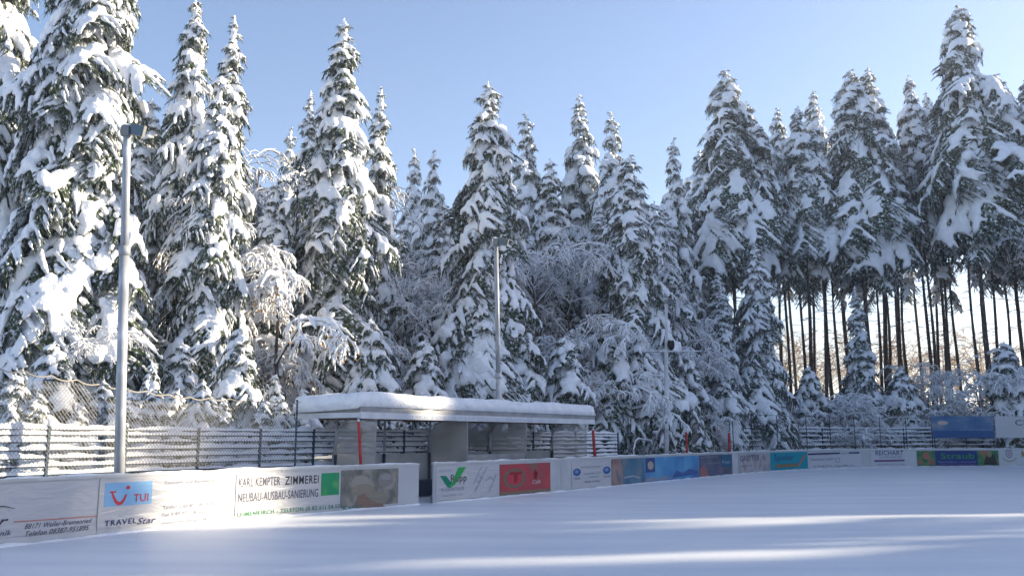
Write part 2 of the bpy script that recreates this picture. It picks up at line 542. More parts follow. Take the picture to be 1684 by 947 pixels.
gv = []
for y in ys:
    for x in xs:
        z = -.04
        if abs(x) < 130 and y < 130:
            d = inside_dist(x, y)
            if d > .3:
                k = min(1, (d - .3) / 4)
                z = .02 + k * (.25 + .28 * noise.noise(Vector((x * .16, y * .16, 0))) + .12 * noise.noise(Vector((x * .5, y * .5, 3))))
        else: z = .25 + .3 * noise.noise(Vector((x * .02, y * .02, 0)))
        gv.append((x, y, z))
gf = [(j * NX + i, j * NX + i + 1, (j + 1) * NX + i + 1, (j + 1) * NX + i) for j in range(len(ys) - 1) for i in range(NX - 1)]
tag(link('ground', np_mesh('ground', np.array(gv), np.array(gf), M['floor_snow'])), kind='structure')
bm = bmesh.new()
fc = bm.faces.new([bm.verts.new((x, y, 0.0)) for x, y in poly[::-1]])
bmesh.ops.triangulate(bm, faces=[fc]); bmesh.ops.recalc_face_normals(bm, faces=bm.faces)
me = bpy.data.meshes.new('ice'); bm.to_mesh(me); bm.free()
if me.polygons[0].normal.z < 0: me.flip_normals()
me.materials.append(M['ice'])
tag(link('ice', me), kind='structure')

# ------------------------------------------------------------------ rink boards
M['board'] = noise_mix(mat('board', rough=.45, spec=.4), [(.46, .47, .48), (.55, .56, .57)], scale=1.2, detail=6)
M['cap'] = noise_mix(mat('cap', rough=.5), [(.50, .50, .48), (.60, .60, .59)], scale=2)
M['seam'] = mat('seam', (.18, .18, .2), .7)
GATE0, GATE1 = s_at(689), s_at(713)
def strip_mb(s0, s1, z0, z1, w0, w1, step=.4, mb=None, mi=0):
    """a slab following the board curve from w0 (front) to w1 (back)"""
    mb = mb or MB()
    n = max(1, int(math.ceil((s1 - s0) / step)))
    vs = []
    for i in range(n + 1):
        s = s0 + (s1 - s0) * i / n
        vs += [BP(s, w0, z0), BP(s, w0, z1), BP(s, w1, z1), BP(s, w1, z0)]
    fs = []
    for i in range(n):
        a, b = 4 * i, 4 * i + 4
        for k in range(4): fs.append((a + k, b + k, b + (k + 1) % 4, a + (k + 1) % 4))
    fs += [(3, 2, 1, 0), tuple(4 * n + k for k in range(4))]
    mb.add(vs, fs, mi); return mb
def snow_strip(s0, s1, z, w, width, hgt, seed=0, step=.07, hv=.6, endtap=True, wv=.3):
    """lumpy rounded ridge of snow along the board curve"""
    n = max(3, int((s1 - s0) / step)); V = []; F = []
    for i in range(n + 1):
        s = s0 + (s1 - s0) * i / n
        q = .5 + .5 * noise.noise(Vector((s * 1.7, seed * 3.1, z * 5))) * 1.6 + .25 * noise.noise(Vector((s * 7, seed, z * 9)))
        h = hgt * max(.12, (1 - hv) + hv * q * 1.3); wd = width * (1 - wv + wv * q)
        if endtap and (i == 0 or i == n): h *= .3; wd *= .6
        for a in (-1, -.8, -.35, .35, .8, 1):
            V.append(BP(s, w + a * wd, z + h * (1 - abs(a) ** 3.2) - (.006 if abs(a) == 1 else 0)))
    for i in range(n):
        for k in range(5): F.append((i * 6 + k, i * 6 + k + 1, (i + 1) * 6 + k + 1, (i + 1) * 6 + k))
    F.append((5, 4, 3, 2, 1, 0)); F.append(tuple(n * 6 + k for k in range(6)))
    mb = MB(); mb.add(V, F); return mb
S_END = BS[-1] - .5
for (a, b, lab) in ((.3, GATE0, 'white rink boards curving along the near left side up to the open gate'),
                    (GATE1, S_END, 'white rink boards running from the open gate round the far end of the ice')):
    e = empty('rink_boards', BP(a, 0, 0)); tag(e, lab, 'rink boards')
    inv = -Vector(e.location)
    def off(mb):
        mb.v = [tuple(Vector(p) + inv) for p in mb.v]; return mb
    mb = MB(); n = int((b - a) / 2.2)
    for i in range(n):
        strip_mb(a + (b - a) * i / n + .006, a + (b - a) * (i + 1) / n - .006, .0, BH - .05, 0, .05, mb=mb)
    off(mb).build('panels', M['board'], e)
    off(strip_mb(a, b, BH - .05, BH, -.02, .09)).build('top_rail', M['cap'], e)
    off(strip_mb(a, b, .0, .16, .06, .10)).build('base_rail', M['seam'], e)
    off(snow_strip(a, b, BH - .003, .035, .05, .035, 4, step=.12, hv=.95)).build('snow_cover', M['snow'], e, True)
    off(snow_strip(a, b, -.004, -.05, .09, .05, 9, step=.12, hv=.9)).build('snow_drift', M['snow'], e, True)

# ------------------------------------------------------------------ banners
def crease(m, amt=.5, col=None):
    nt = m.node_tree; b = nt.nodes['Principled BSDF']
    tc = nt.nodes.new('ShaderNodeTexCoord'); mp = nt.nodes.new('ShaderNodeMapping'); mp.inputs['Scale'].default_value = (1, 1, 3.2); mp.inputs['Rotation'].default_value = (.25, .15, 0)
    n = nt.nodes.new('ShaderNodeTexNoise'); n.inputs['Scale'].default_value = 1.1; n.inputs['Detail'].default_value = 3; n.inputs['Distortion'].default_value = 1.6
    bp = nt.nodes.new('ShaderNodeBump'); bp.inputs['Strength'].default_value = amt; bp.inputs['Distance'].default_value = .05
    nt.links.new(tc.outputs['Object'], mp.inputs[0]); nt.links.new(mp.outputs[0], n.inputs['Vector']); nt.links.new(n.outputs['Fac'], bp.inputs['Height']); nt.links.new(bp.outputs[0], b.inputs['Normal'])
    return m
_inks = {}
def ink(c, rough=.4):
    k = tuple(round(x, 3) for x in c)
    if k not in _inks: _inks[k] = crease(mat('ink', tuple(x * .85 for x in c), .5, spec=.3), .3)
    return _inks[k]
M['banner_white'] = crease(mat('banner_white', (.50, .50, .51), .4), .55)
M['banner_grey'] = crease(mat('banner_grey', (.55, .56, .58), .35), .5)
class Banner:
    def __init__(self, x0, x1, m, label, z0=.10, z1=.98, w=-.012, name='advertising_banner', cat='banner', group='advertising banners on the rink boards'):
        self.s0, self.s1 = s_at(x0, w), s_at(x1, w); self.w = w
        self.o = BP(self.s0, w, 0)
        self.e = empty(name, self.o); tag(self.e, label, cat, group)
        self.z0, self.z1 = z0, z1
        self.sheet(self.s0, self.s1, z0, z1, m, 'sheet', 0)
        self.lay = 0
    def wr(self, s, z): return .004 * noise.noise(Vector((s * 1.3, z * 3, self.s0)))
    def P(self, s, z, lift): return BP(s, self.w - lift - self.wr(s, z) - .004, z) - self.o
    def sheet(self, s0, s1, z0, z1, m, name, lift=.0):
        n = max(2, int((s1 - s0) / .15)); k = 6; V = []; F = []
        for i in range(n + 1):
            for j in range(k + 1): V.append(self.P(s0 + (s1 - s0) * i / n, z0 + (z1 - z0) * j / k, lift))
        for i in range(n):
            for j in range(k):
                a = i * (k + 1) + j; F.append((a, a + k + 1, a + k + 2, a + 1))
        mb = MB(); mb.add(V, F)
        # rim so that the vinyl has a thickness
        rim = [i * (k + 1) for i in range(n + 1)] + [n * (k + 1) + j for j in range(1, k + 1)] + [i * (k + 1) + k for i in range(n - 1, -1, -1)] + [j for j in range(k - 1, 0, -1)]
        back = []
        for q in rim:
            i, j = divmod(q, k + 1); back.append(BP(s0 + (s1 - s0) * i / n, self.w + .004 - lift, z0 + (z1 - z0) * j / k) - self.o)
        b0 = len(mb.v); L = len(rim)
        mb.add(back, []); 
        for q in range(L): mb.f.append((rim[q], b0 + q, b0 + (q + 1) % L, rim[(q + 1) % L])); mb.m.append(0)
        return mb.build(name, m, self.e, False)
    def px(self, x, y):
        s = s_at(x, self.w); return s, z_at(x, y, s, self.w)
    def rect(self, x0, x1, z0, z1, m, name='printed_panel'):
        self.lay += 1
        return self.sheet(s_at(x0, self.w), s_at(x1, self.w), z0, z1, m, name, .003 + .0012 * self.lay)
    def poly(self, pts, m, name='logo', szs=None):
        """pts in photo pixels"""
        self.lay += 1
        q = szs or [self.px(*p) for p in pts]
        bm = bmesh.new(); f = bm.faces.new([bm.verts.new((a, b, 0)) for a, b in q])
        bmesh.ops.triangulate(bm, faces=[f])
        mb = MB(); mb.add([self.P(v.co.x, v.co.y, .004 + .0012 * self.lay) for v in bm.verts], [[v.index for v in f.verts] for f in bm.faces]); 
        bm.verts.index_update()
        mb = MB(); mb.add([self.P(v.co.x, v.co.y, .004 + .0012 * self.lay) for v in bm.verts], [[v.index for v in f.verts] for f in bm.faces])
        bm.free()
        return mb.build(name, m, self.e)
    def ell(self, cx, cy, rx, ry, m, name='logo', n=20, hole=None):
        s, z = self.px(cx, cy); s1, _ = self.px(cx + rx, cy); _, z1 = self.px(cx, cy + ry)
        a, b = abs(s1 - s), abs(z1 - z)
        if hole is None:
            return self.poly(None, m, name, [(s + a * math.cos(t), z + b * math.sin(t)) for t in np.linspace(0, 2 * math.pi, n, endpoint=False)])
        self.lay += 1; V = []; F = []
        for i in range(n):
            t = 2 * math.pi * i / n
            for r in (1, hole): V.append(self.P(s + a * r * math.cos(t), z + b * r * math.sin(t), .004 + .0012 * self.lay))
            j = (i + 1) % n; F.append((2 * i, 2 * j, 2 * j + 1, 2 * i + 1))
        mb = MB(); mb.add(V, F); return mb.build(name, m, self.e)
    def stroke(self, pts, wid, m, name='printed_line'):
        """thick line through photo pixels; wid in metres (list or number)"""
        self.lay += 1; q = [Vector(self.px(*p)) for p in pts]; V = []; F = []
        for i, p in enumerate(q):
            t = (q[min(i + 1, len(q) - 1)] - q[max(i - 1, 0)]).normalized(); nn = Vector((-t.y, t.x)); r = (wid[i] if hasattr(wid, '__len__') else wid) / 2
            V += [self.P((p + nn * r).x, (p + nn * r).y, .004 + .0012 * self.lay), self.P((p - nn * r).x, (p - nn * r).y, .004 + .0012 * self.lay)]
        for i in range(len(q) - 1): F.append((2 * i, 2 * i + 1, 2 * i + 3, 2 * i + 2))
        mb = MB(); mb.add(V, F); return mb.build(name, m, self.e)
    def text(self, txt, x0, yt, yb, x1, m, shear=0.0, bold=0.0, name='lettering', space=1.06):
        """fit txt between photo columns x0 and x1; cap top yt and baseline yb are given at x0"""
        self.lay += 1
        cu = bpy.data.curves.new('txt', 'FONT'); cu.body = txt; cu.offset = max(bold, .008); cu.shear = shear; cu.space_character = space; cu.resolution_u = 3
        o = bpy.data.objects.new('txt', cu); COL.objects.link(o)
        dg = bpy.context.evaluated_depsgraph_get(); dg.update()
        me = bpy.data.meshes.new_from_object(o.evaluated_get(dg))
        bpy.data.objects.remove(o); bpy.data.curves.remove(cu)
        V = np.array([v.co[:] for v in me.vertices]); F = [tuple(p.vertices) for p in me.polygons]
        bpy.data.meshes.remove(me)
        s0, zt = self.px(x0, yt); _, zb = self.px(x0, yb); s1 = s_at(x1, self.w)
        xa, xb = V[:, 0].min(), V[:, 0].max(); cap = .70
        mb = MB(); mb.add([self.P(s0 + (v[0] - xa) / (xb - xa) * (s1 - s0), zb + v[1] / cap * (zt - zb), .004 + .0012 * self.lay) for v in V], F)
        return mb.build(name, m, self.e)
BLK = (.03, .03, .04); NAVY = (.03, .04, .16); GRY = (.10, .10, .13); RED = (.62, .04, .05); GRN = (.01, .25, .09)
b = Banner(-75, 158, M['banner_white'], 'white banner with a thin red line above grey phone lettering, leftmost on the boards', .14, 1.0)
b.text('88171 Weiler-Bremenried', 43, 861, 869.5, 153, ink(GRY), .35)
b.text('Telefon 08387-951895', 45, 873, 881.5, 149, ink(GRY), .35, .004)
b.stroke([(24, 857.5), (70, 854.5), (162, 848)], .018, ink((.65, .25, .2)))
b.text('r', -4, 848, 866, 15, ink((.06, .06, .09)), .5, .012)
b.text('technik', -26, 875, 884, 22, ink((.12, .11, .16)), .3, .01)
b.stroke([(-30, 838), (-10, 833), (5, 832), (24, 835.5)], [.006, .02, .02, .006], ink((.1, .1, .12)))
b = Banner(162, 384, M['banner_white'], 'white banner with a pale blue square bearing a red smiling line logo', .12, .98)
b.rect(171, 249, .50, .93, ink((.25, .50, .78)))
b.stroke([(179, 809), (184, 808.5), (190, 808)], .03, ink(RED), 'logo')
b.stroke([(183, 809), (186, 817), (190, 824), (195, 828), (200, 826), (204, 820), (207, 812)], [.03, .05, .06, .065, .06, .05, .03], ink(RED), 'logo')
b.ell(209, 801, 3.2, 3.2, ink(RED))
b.text('TUI', 219, 812, 824.5, 243, ink(RED), 0, .008)
b.text('TRAVEL', 174, 855.5, 864.5, 226, ink(NAVY), 0, .01, space=1.2)
b.text('Star', 227, 851.5, 861.5, 258, ink(NAVY), .35)
faint = ink((.20, .22, .32))
b.text('Touristik und Reisebüro', 268, 791, 796, 352, faint)
b.text('Telefon 0 83 87 / 39 19 0', 268, 831, 837, 350, faint)
b.text('Fax 0 83 87 / 26 22', 268, 843, 849, 336, faint)
b.text('www.travelstar.de', 268, 857, 862, 345, faint)
b = Banner(388, 559, M['banner_white'], 'white banner with two rows of tall dark capitals and a bright green square', .10, .98)
b.text('KARL KEMPTER', 392, 786, 800.5, 460, ink((.10, .10, .15)))
b.text('ZIMMEREI', 468, 783, 796.5, 523, ink(BLK), 0, .010, space=1.14)
b.text('NEUBAU-AUSBAU-SANIERUNG', 392, 811, 825.5, 523, ink((.12, .12, .17)))
b.text('LEIMENKIRCH - TELEFON (0 82 61) 54 55', 392, 842, 849, 559, ink((.02, .22, .10)), 0, .008, space=1.14)
M['green_print'] = noise_mix(mat('green_print', rough=.35), [(.01, .30, .12), (.01, .26, .10), (.10, .40, .10)], scale=1.4, pos=[.3, .55, .7])
b.rect(528, 557, .40, .92, M['green_print'])
M['photo_grey'] = noise_mix(mat('photo_grey', rough=.35), [(.10, .11, .09), (.20, .19, .16), (.33, .30, .26)], scale=3.0, detail=5, pos=[.35, .5, .65])
b = Banner(561, 655, M['photo_grey'], 'brown and grey photo print banner with two pale round figures, left of the gate', .08, .97)
b.ell(593, 792, 15, 11, ink((.36, .34, .29)), 'picture'); b.ell(597, 805, 18, 10, ink((.31, .27, .21)), 'picture')
b.ell(633, 788, 12, 12, ink((.28, .26, .24)), 'picture'); b.ell(634, 784, 9, 5, ink((.33, .32, .31)), 'picture')
b.poly([(583, 837), (588, 815), (602, 810), (622, 822), (634, 833)], ink((.27, .18, .14)), 'picture')
b.poly([(600, 812), (618, 806), (640, 812), (632, 828), (612, 824)], ink((.30, .27, .21)), 'picture')
b.text('K HLEY', 565, 832, 838.5, 597, ink((.0, .22, .18)), 0, .01)
b = Banner(717, 820, M['banner_white'], 'white banner with a green check mark and handwriting, right beside the gate', .06, .98)
b.poly([(723, 782), (733, 782), (741, 792), (750, 792), (742, 801), (736, 801)], ink((.0, .26, .14)))
b.poly([(744, 793), (747, 783), (753, 768), (766, 767), (757, 783), (748, 796), (741, 801), (738, 798)], ink((.03, .42, .10)))
b.text('Rupp', 741, 780, 792, 767, ink((.10, .08, .08)))
b.text('MALERBETRIEB', 725, 802.5, 807.5, 763, ink((.35, .35, .4)), 0, 0, space=1.25)
b.text('Telefon 08387 - 3155', 727, 813, 816.5, 761, ink((.4, .4, .45)))
b.text('seit 1950', 722, 771, 776, 742, ink((.5, .5, .55)))
for pts in ([(778, 795), (783, 785), (791, 767)], [(781, 808), (788, 793), (800, 768)], [(783, 792), (790, 790), (787, 782), (794, 786)], [(804, 808), (809, 796), (816, 778)], [(798, 790), (806, 784), (811, 789)]):
    b.stroke(pts, .02, ink((.30, .26, .36)), 'handwriting')
M['red_print'] = noise_mix(mat('red_print', rough=.35), [(.16, .13, .10), (.40, .04, .05), (.48, .05, .06)], scale=1.3, detail=3, pos=[.3, .47, .6])
b = Banner(822, 905, M['red_print'], 'red banner with a grey ring and a dark red flame shape', .05, .96)
b.ell(846, 786, 18, 16, ink((.22, .17, .12)), 'logo', 24, .72)
b.ell(846, 786, 12, 11, ink((.62, .06, .08)))
b.poly([(838, 776), (858, 775), (858, 779), (851, 780), (850, 792), (845, 793), (844, 780), (838, 781)], ink((.35, .02, .03)))
b.poly([(877, 777), (880, 771), (884, 777), (882, 787), (879, 787)], ink((.30, .0, .008)))
b.text('Café', 875, 789, 795, 888, ink((.75, .6, .6)), .2)
b.rect(822, 905, .05, .14, ink((.25, .18, .12)))
b = Banner(940, 1003, M['banner_white'], 'white banner with a blue disc at each end and grey lines of text', .04, .98)
for (x, y) in ((948.5, 776), (997.5, 772.5)):
    b.ell(x, y, 6.2, 6.2, ink((.03, .10, .32))); b.ell(x - .6, y - .8, 3.3, 3.0, ink((.20, .35, .60)))
    b.text('VOLKS', x - 5.5, y + 9, y + 12, x + 5.5, ink((.06, .09, .2)))
b.text('Ihre Partner in der Region', 955, 766, 769, 988, ink((.25, .27, .35)))
b.text('Kundendienst und', 960, 777, 780, 987, ink((.3, .3, .38)))
b.text('Reparatur', 968, 782, 785, 985, ink((.3, .3, .38)))
b.text('Weiler im Allgäu', 961, 790, 793.5, 986, ink((.15, .16, .25)))
M['p_brown'] = noise_mix(mat('p_brown', rough=.35), [(.20, .11, .09), (.36, .22, .19), (.12, .14, .16)], scale=1.6, pos=[.35, .5, .65])
M['p_teal'] = noise_mix(mat('p_teal', rough=.35), [(.04, .10, .17), (.06, .18, .28), (.18, .20, .20)], scale=1.5, pos=[.35, .5, .66], vec_scale=(1, 1, .6))
M['p_blue'] = noise_mix(mat('p_blue', rough=.35), [(.02, .12, .34), (.05, .25, .50), (.12, .36, .55)], scale=.8, pos=[.32, .5, .68])
M['p_dark'] = noise_mix(mat('p_dark', rough=.35), [(.04, .05, .09), (.09, .10, .18), (.22, .13, .12)], scale=1.3, pos=[.38, .55, .68])
b = Banner(1006, 1060, M['p_teal'], 'dark teal banner with a brown strip down its left side', .04, .98)
b.rect(1006, 1024, .04, .98, M['p_brown'])
b.stroke([(1026, 785), (1040, 782), (1052, 785)], .05, ink((.5, .5, .52)), 'picture')
b.text('ALPIN', 1031, 757, 772, 1050, ink((.10, .25, .34)))
b = Banner(1061, 1149, M['p_blue'], 'long bright blue banner with a small crest at its left and mountain shapes', .04, .98)
b.rect(1062, 1077, .40, .96, ink((.04, .07, .22)))
b.ell(1069.5, 765, 4.8, 7, ink((.5, .42, .33)))
b.poly([(1061, 788), (1070, 783), (1080, 787), (1091, 781), (1100, 785), (1108, 780), (1108, 785), (1061, 792)], ink((.30, .34, .42)), 'picture')
b.poly([(1105, 783), (1112, 773), (1122, 777), (1133, 770), (1147, 774), (1147, 779), (1105, 785)], ink((.05, .12, .35)), 'picture')
b = Banner(1150, 1204, M['p_dark'], 'dark navy banner with small pale text lines and a reddish corner', .04, .98)
b.text('GASTHOF ADLER', 1152, 750, 753, 1180, ink((.4, .4, .45)))
b.text('Hotel und Restaurant', 1160, 760, 763, 1184, ink((.4, .38, .36)))
b.rect(1186, 1202, .40, .95, ink((.03, .14, .24)))
b.text('Post', 1188, 757, 762, 1200, ink((.4, .5, .55)))
b.poly([(1150, 785), (1150, 770), (1156, 766), (1162, 772), (1164, 783)], ink((.4, .16, .15)), 'picture')
M['p_winter'] = noise_mix(mat('p_winter', rough=.35), [(.30, .27, .28), (.45, .43, .45), (.28, .18, .15)], scale=1.2, pos=[.38, .52, .68])
b = Banner(1215, 1266, M['p_winter'], 'greyish banner with dark capitals over a faded winter picture', .06, .96)
b.text('GRETTER', 1217, 749, 758, 1249, ink((.06, .07, .12)), 0, .01)
b.stroke([(1216, 766.5), (1236, 765)], .03, ink((.2, .2, .25)))
b = Banner(1267, 1328, ink((.0, .33, .42)), 'turquoise banner with an orange diagonal stroke', .06, .98)
b.text('Spieler', 1273, 747, 757, 1305, ink((.02, .05, .16)))
b.stroke([(1274, 766), (1310, 764)], .16, ink((.30, .20, .10)))
b.stroke([(1312, 766), (1324, 747)], .14, ink((.50, .20, .10)))
b = Banner(1329, 1416, M['banner_grey'], 'pale banner with a dark blue bar along its top and grey scribbled text', .05, .98)
b.stroke([(1329, 746.5), (1382, 744.5)], .09, ink(NAVY)); b.stroke([(1396, 744.3), (1414, 743.8)], .09, ink(NAVY))
b.text('AUTO', 1384, 743, 746.5, 1395, ink((.2, .22, .3)))
b.text('Zimmermann GmbH', 1332, 752.5, 757, 1370, ink((.28, .3, .4)))
b.ell(1377, 756, 4.5, 4, ink((.35, .37, .5)), 'logo', 16, .7)
b.text('Bau - Montage - Service', 1337, 765, 767.5, 1367, ink((.2, .22, .35))); b.text('Telefon 08387 2215', 1371, 764.5, 767, 1404, ink((.15, .17, .3)))
b = Banner(1432, 1506, M['banner_grey'], 'pale banner with spaced dark capitals above a purple bar', .05, .98)
b.text('REICHART', 1440, 740.5, 748, 1486, ink(NAVY), 0, .01)
b.text('SCHREINEREI', 1446, 750, 753, 1483, ink((.15, .16, .3)), space=1.3)
b.stroke([(1437, 757.5), (1487, 756.5)], .10, ink((.16, .05, .22)))
b.text('Meisterbetrieb in Scheidegg', 1442, 762, 764, 1487, ink((.2, .2, .35)))
M['p_green'] = noise_mix(mat('p_green', rough=.4), [(.02, .10, .05), (.05, .22, .08), (.35, .14, .08)], scale=2.2, detail=2, pos=[.35, .52, .66])
b = Banner(1508, 1642, ink((.02, .05, .22)), 'navy banner with green lettering between two colourful garden pictures', .05, .97)
b.rect(1508, 1538, .05, .96, M['p_green'])
b.ell(1523, 749, 6, 6, ink((.45, .17, .11)), 'picture'); b.ell(1513, 760, 4, 4, ink((.4, .16, .12)), 'picture'); b.ell(1532, 760, 4, 4, ink((.4, .14, .12)), 'picture')
b.rect(1607, 1642, .05, .96, M['p_green'])
b.poly([(1616, 764), (1620, 752), (1627, 744), (1635, 748), (1640, 764)], ink((.05, .05, .04)), 'picture')
b.ell(1627, 746.5, 4, 5, ink((.35, .26, .14)), 'picture')
b.text('Straub', 1547, 744.5, 754, 1602, ink((.05, .35, .08)), 0, .008)
b.text('Gartenbau - Floristik', 1542, 758, 760.5, 1604, ink((.3, .35, .55))); b.text('88171 Weiler', 1545, 762, 764, 1603, ink((.35, .12, .2)))
b = Banner(1645, 1760, M['banner_grey'], 'pale banner with a round crest in a wreath at the far right of the boards', .05, .98)
b.ell(1659.5, 745.5, 5.5, 7, ink((.20, .08, .14)), 'logo', 20, .8); b.ell(1659.5, 745.5, 2.5, 3.5, ink((.35, .22, .3)), 'logo', 16, .5)
b.stroke([(1648, 752), (1654, 757), (1660, 758.5), (1666, 757), (1671, 752)], .06, ink((.35, .32, .20)), 'logo')
b.text('MEC', 1680, 741, 751, 1712, ink((.40, .30, .12)), 0, .01)

# ------------------------------------------------------------------ slat fences with snow on every slat
M['fence_green'] = noise_mix(mat('fence_green', rough=.6), [(.015, .04, .065), (.03, .07, .11)], scale=5)
M['galv'] = noise_mix(mat('galv', rough=.55, metal=.15), [(.26, .28, .31), (.38, .40, .43), (.58, .60, .63)], scale=2.2, vec_scale=(2, 2, .7), pos=[.3, .55, .7])
def slat_fence(x_posts, w, zs, label, group=None, sx0=None, sx1=None, snow_w=.06, snow_h=.105, seed=1):
    ss = [s_at(x, w, 1.4) for x in x_posts]
    s0, s1 = ss[0], ss[-1]
    e = empty('slat_fence', BP(s0, w, 0)); tag(e, label, 'fence', group)
    def sub(mb): mb.v = [tuple(Vector(p) - Vector(e.location)) for p in mb.v]; return mb
    mb = MB()
    for z in zs: strip_mb(s0, s1, z - .036, z, w - .02, w + .02, mb=mb, step=.8)
    sub(mb).build('slats', M['fence_green'], e)
    for s in ss:
        mb = MB(); p, t, n = frame(s); c = BP(s, w - .045, 0)
        mb.box(c + Vector((0, 0, (zs[-1] + .06) / 2)), (.03, .025, (zs[-1] + .06) / 2), (t, n, Vector((0, 0, 1))))
        sub(mb).build('post', M['fence_green'], e)
        mb = MB(); mb.tube([c + Vector((0, 0, zs[-1] + .05)), c + Vector((0, 0, zs[-1] + .11)), c + Vector((0, 0, zs[-1] + .14))], [.05, .045, .012], 8)
        sub(mb).build('snow_cover', M['snow'], e, True)
    mb = MB()
    for q, z in enumerate(zs):
        m2 = snow_strip(s0, s1, z - .002, w, snow_w, snow_h, seed + q, hv=.8)
        mb.add(m2.v, m2.f)
    sub(mb).build('snow_cover', M['snow'], e, True)
    return e
slat_fence([-60, 75, 203, 323, 425, 513, 590, 662, 735, 800, 875, 945, 1015], 2.3, [.55, .72, .88, 1.04, 1.20, 1.36, 1.52, 1.68, 1.82, 1.93], 'dark slat fence loaded with snow behind the near boards and the players shelter', seed=3)
slat_fence([1020, 1075, 1145, 1175], 3.2, [.9, 1.15, 1.40, 1.65, 1.90], 'short slat fence with thin snow behind the stored goal and the third lamp post', seed=31, snow_h=.05)
slat_fence([1216, 1256, 1290, 1352, 1418, 1486, 1558, 1633, 1700, 1760], 3.0, [.75, 1.02, 1.30, 1.58, 1.86, 2.12, 2.34], 'long slat fence heaped with snow behind the far end boards', seed=61, snow_w=.09, snow_h=.15)

# safety nets: real wires
def wire_net(x0, x1, w, ztop, z0, cell, r, m, label, name='safety_net', cat='net', posts=(), top_r=.012, scallop=0.0, group=None):
    s0, s1 = s_at(x0, w, 1.6), s_at(x1, w, 1.6)
    e = empty(name, BP(s0, w, 0)); tag(e, label, cat, group); O = Vector(e.location)
    def zt(s):
        z = ztop((s - s0) / (s1 - s0))
        if scallop: z -= scallop * abs(math.sin(math.pi * (s - s0) / .55)) ** .8
        return z
    mb = MB(); n = int((s1 - s0) / cell)
    H = ztop(0) - z0 + .3; k = int(H / cell) + 2
    for sgn in (1, -1):
        for i in range(-k, n + k):
            s = s0 + i * cell; pts = []
            run = 0
            st = 8
            for q in range(st + 1):
                z = z0 + H * q / st; sq = s + sgn * H * q / st * .9
                if s0 <= sq <= s1 and z <= zt(sq): pts.append(BP(sq, w + .01 * sgn * 0 + .015 * noise.noise(Vector((sq, z, 0))), z) - O)
            if len(pts) >= 2: mb.tube(pts, r, 3, cap=False)
    mb.build('mesh', m, e)
    mb = MB(); q = int((s1 - s0) / .11)
    mb.tube([BP(s0 + (s1 - s0) * i / q, w, zt(s0 + (s1 - s0) * i / q)) - O for i in range(q + 1)], top_r, 5)
    mb.build('top_rope', m, e)
    for x in posts:
        s = s_at(x, w, 1.6); mb = MB(); z = ztop((s - s0) / (s1 - s0)); b_ = BP(s, w + .04, 0) - O
        mb.tube([b_, b_ + Vector((0, 0, z + .03))], .024, 8); mb.build('post', M['fence_green'], e)
    return e
M['net_tan'] = mat('net_tan', (.38, .35, .30), .8)
M['net_dark'] = mat('net_dark', (.10, .11, .12), .8)
wire_net(-70, 492, 1.1, lambda t: 3.05 - .42 * min(1, t * 1.7) + .03 * t, 1.12, .08, .0050, M['net_tan'], 'tan safety net with a scalloped top rope above the near left boards', posts=(-60, 488), scallop=.07, top_r=.014)
wire_net(1205, 1536, .7, lambda t: 2.98, 1.1, .22, .004, M['net_dark'], 'tall thin wire net on dark poles behind the far boards', posts=(1207, 1238, 1280, 1328, 1367, 1407, 1449, 1492, 1534), top_r=.014)
wire_net(1136, 1203, 2.0, lambda t: 2.7, 1.0, .10, .006, mat('net_brown', (.20, .15, .13), .8), 'dense brown wire screen right of the third lamp post', posts=(1137, 1170, 1202), top_r=.012)

# banners tied to the far poles
M['p_sky'] = noise_mix(mat('p_sky', rough=.35), [(.05, .12, .27), (.10, .20, .34), (.38, .34, .33)], scale=.55, pos=[.36, .52, .68], vec_scale=(1, 1, 2.5))
b = Banner(1536, 1638, M['p_sky'], 'blue banner tied high above the far boards, with a pale glow in its picture', 1.75, 3.12, .7, group='banners tied to the far poles')
b.rect(1536, 1638, 1.75, 2.20, ink((.04, .12, .30)))
b.text('Sommer', 1597, 705, 707, 1628, ink((.4, .5, .75)), .3); b.text('Erleben', 1612, 684, 687, 1632, ink((.3, .4, .65)))
b.ell(1554, 695, 9, 3.5, ink((.65, .5, .45)), 'picture')
b = Banner(1641, 1760, M['banner_grey'], 'pale grey-blue banner tied high above the far boards at the right edge', 1.75, 3.12, .7, group='banners tied to the far poles')
b.text('CLUB', 1674, 690, 699, 1722, ink((.12, .13, .2)), 0, .01)
for i, x in enumerate((1537, 1589, 1640, 1700)):
    mb = MB(); s = s_at(x, .78, 1.6); p = BP(s, .78, 0); mb.tube([(0, 0, 0), (0, 0, 3.2)], .03, 8)
    o = mb.build('banner_pole', M['fence_green']); o.location = p
    tag(o, 'dark pole %s the high banners above the far boards' % ('at the left edge of', 'behind the middle of', 'between the two of', 'at the right of')[i], 'pole', 'poles carrying the high banners')

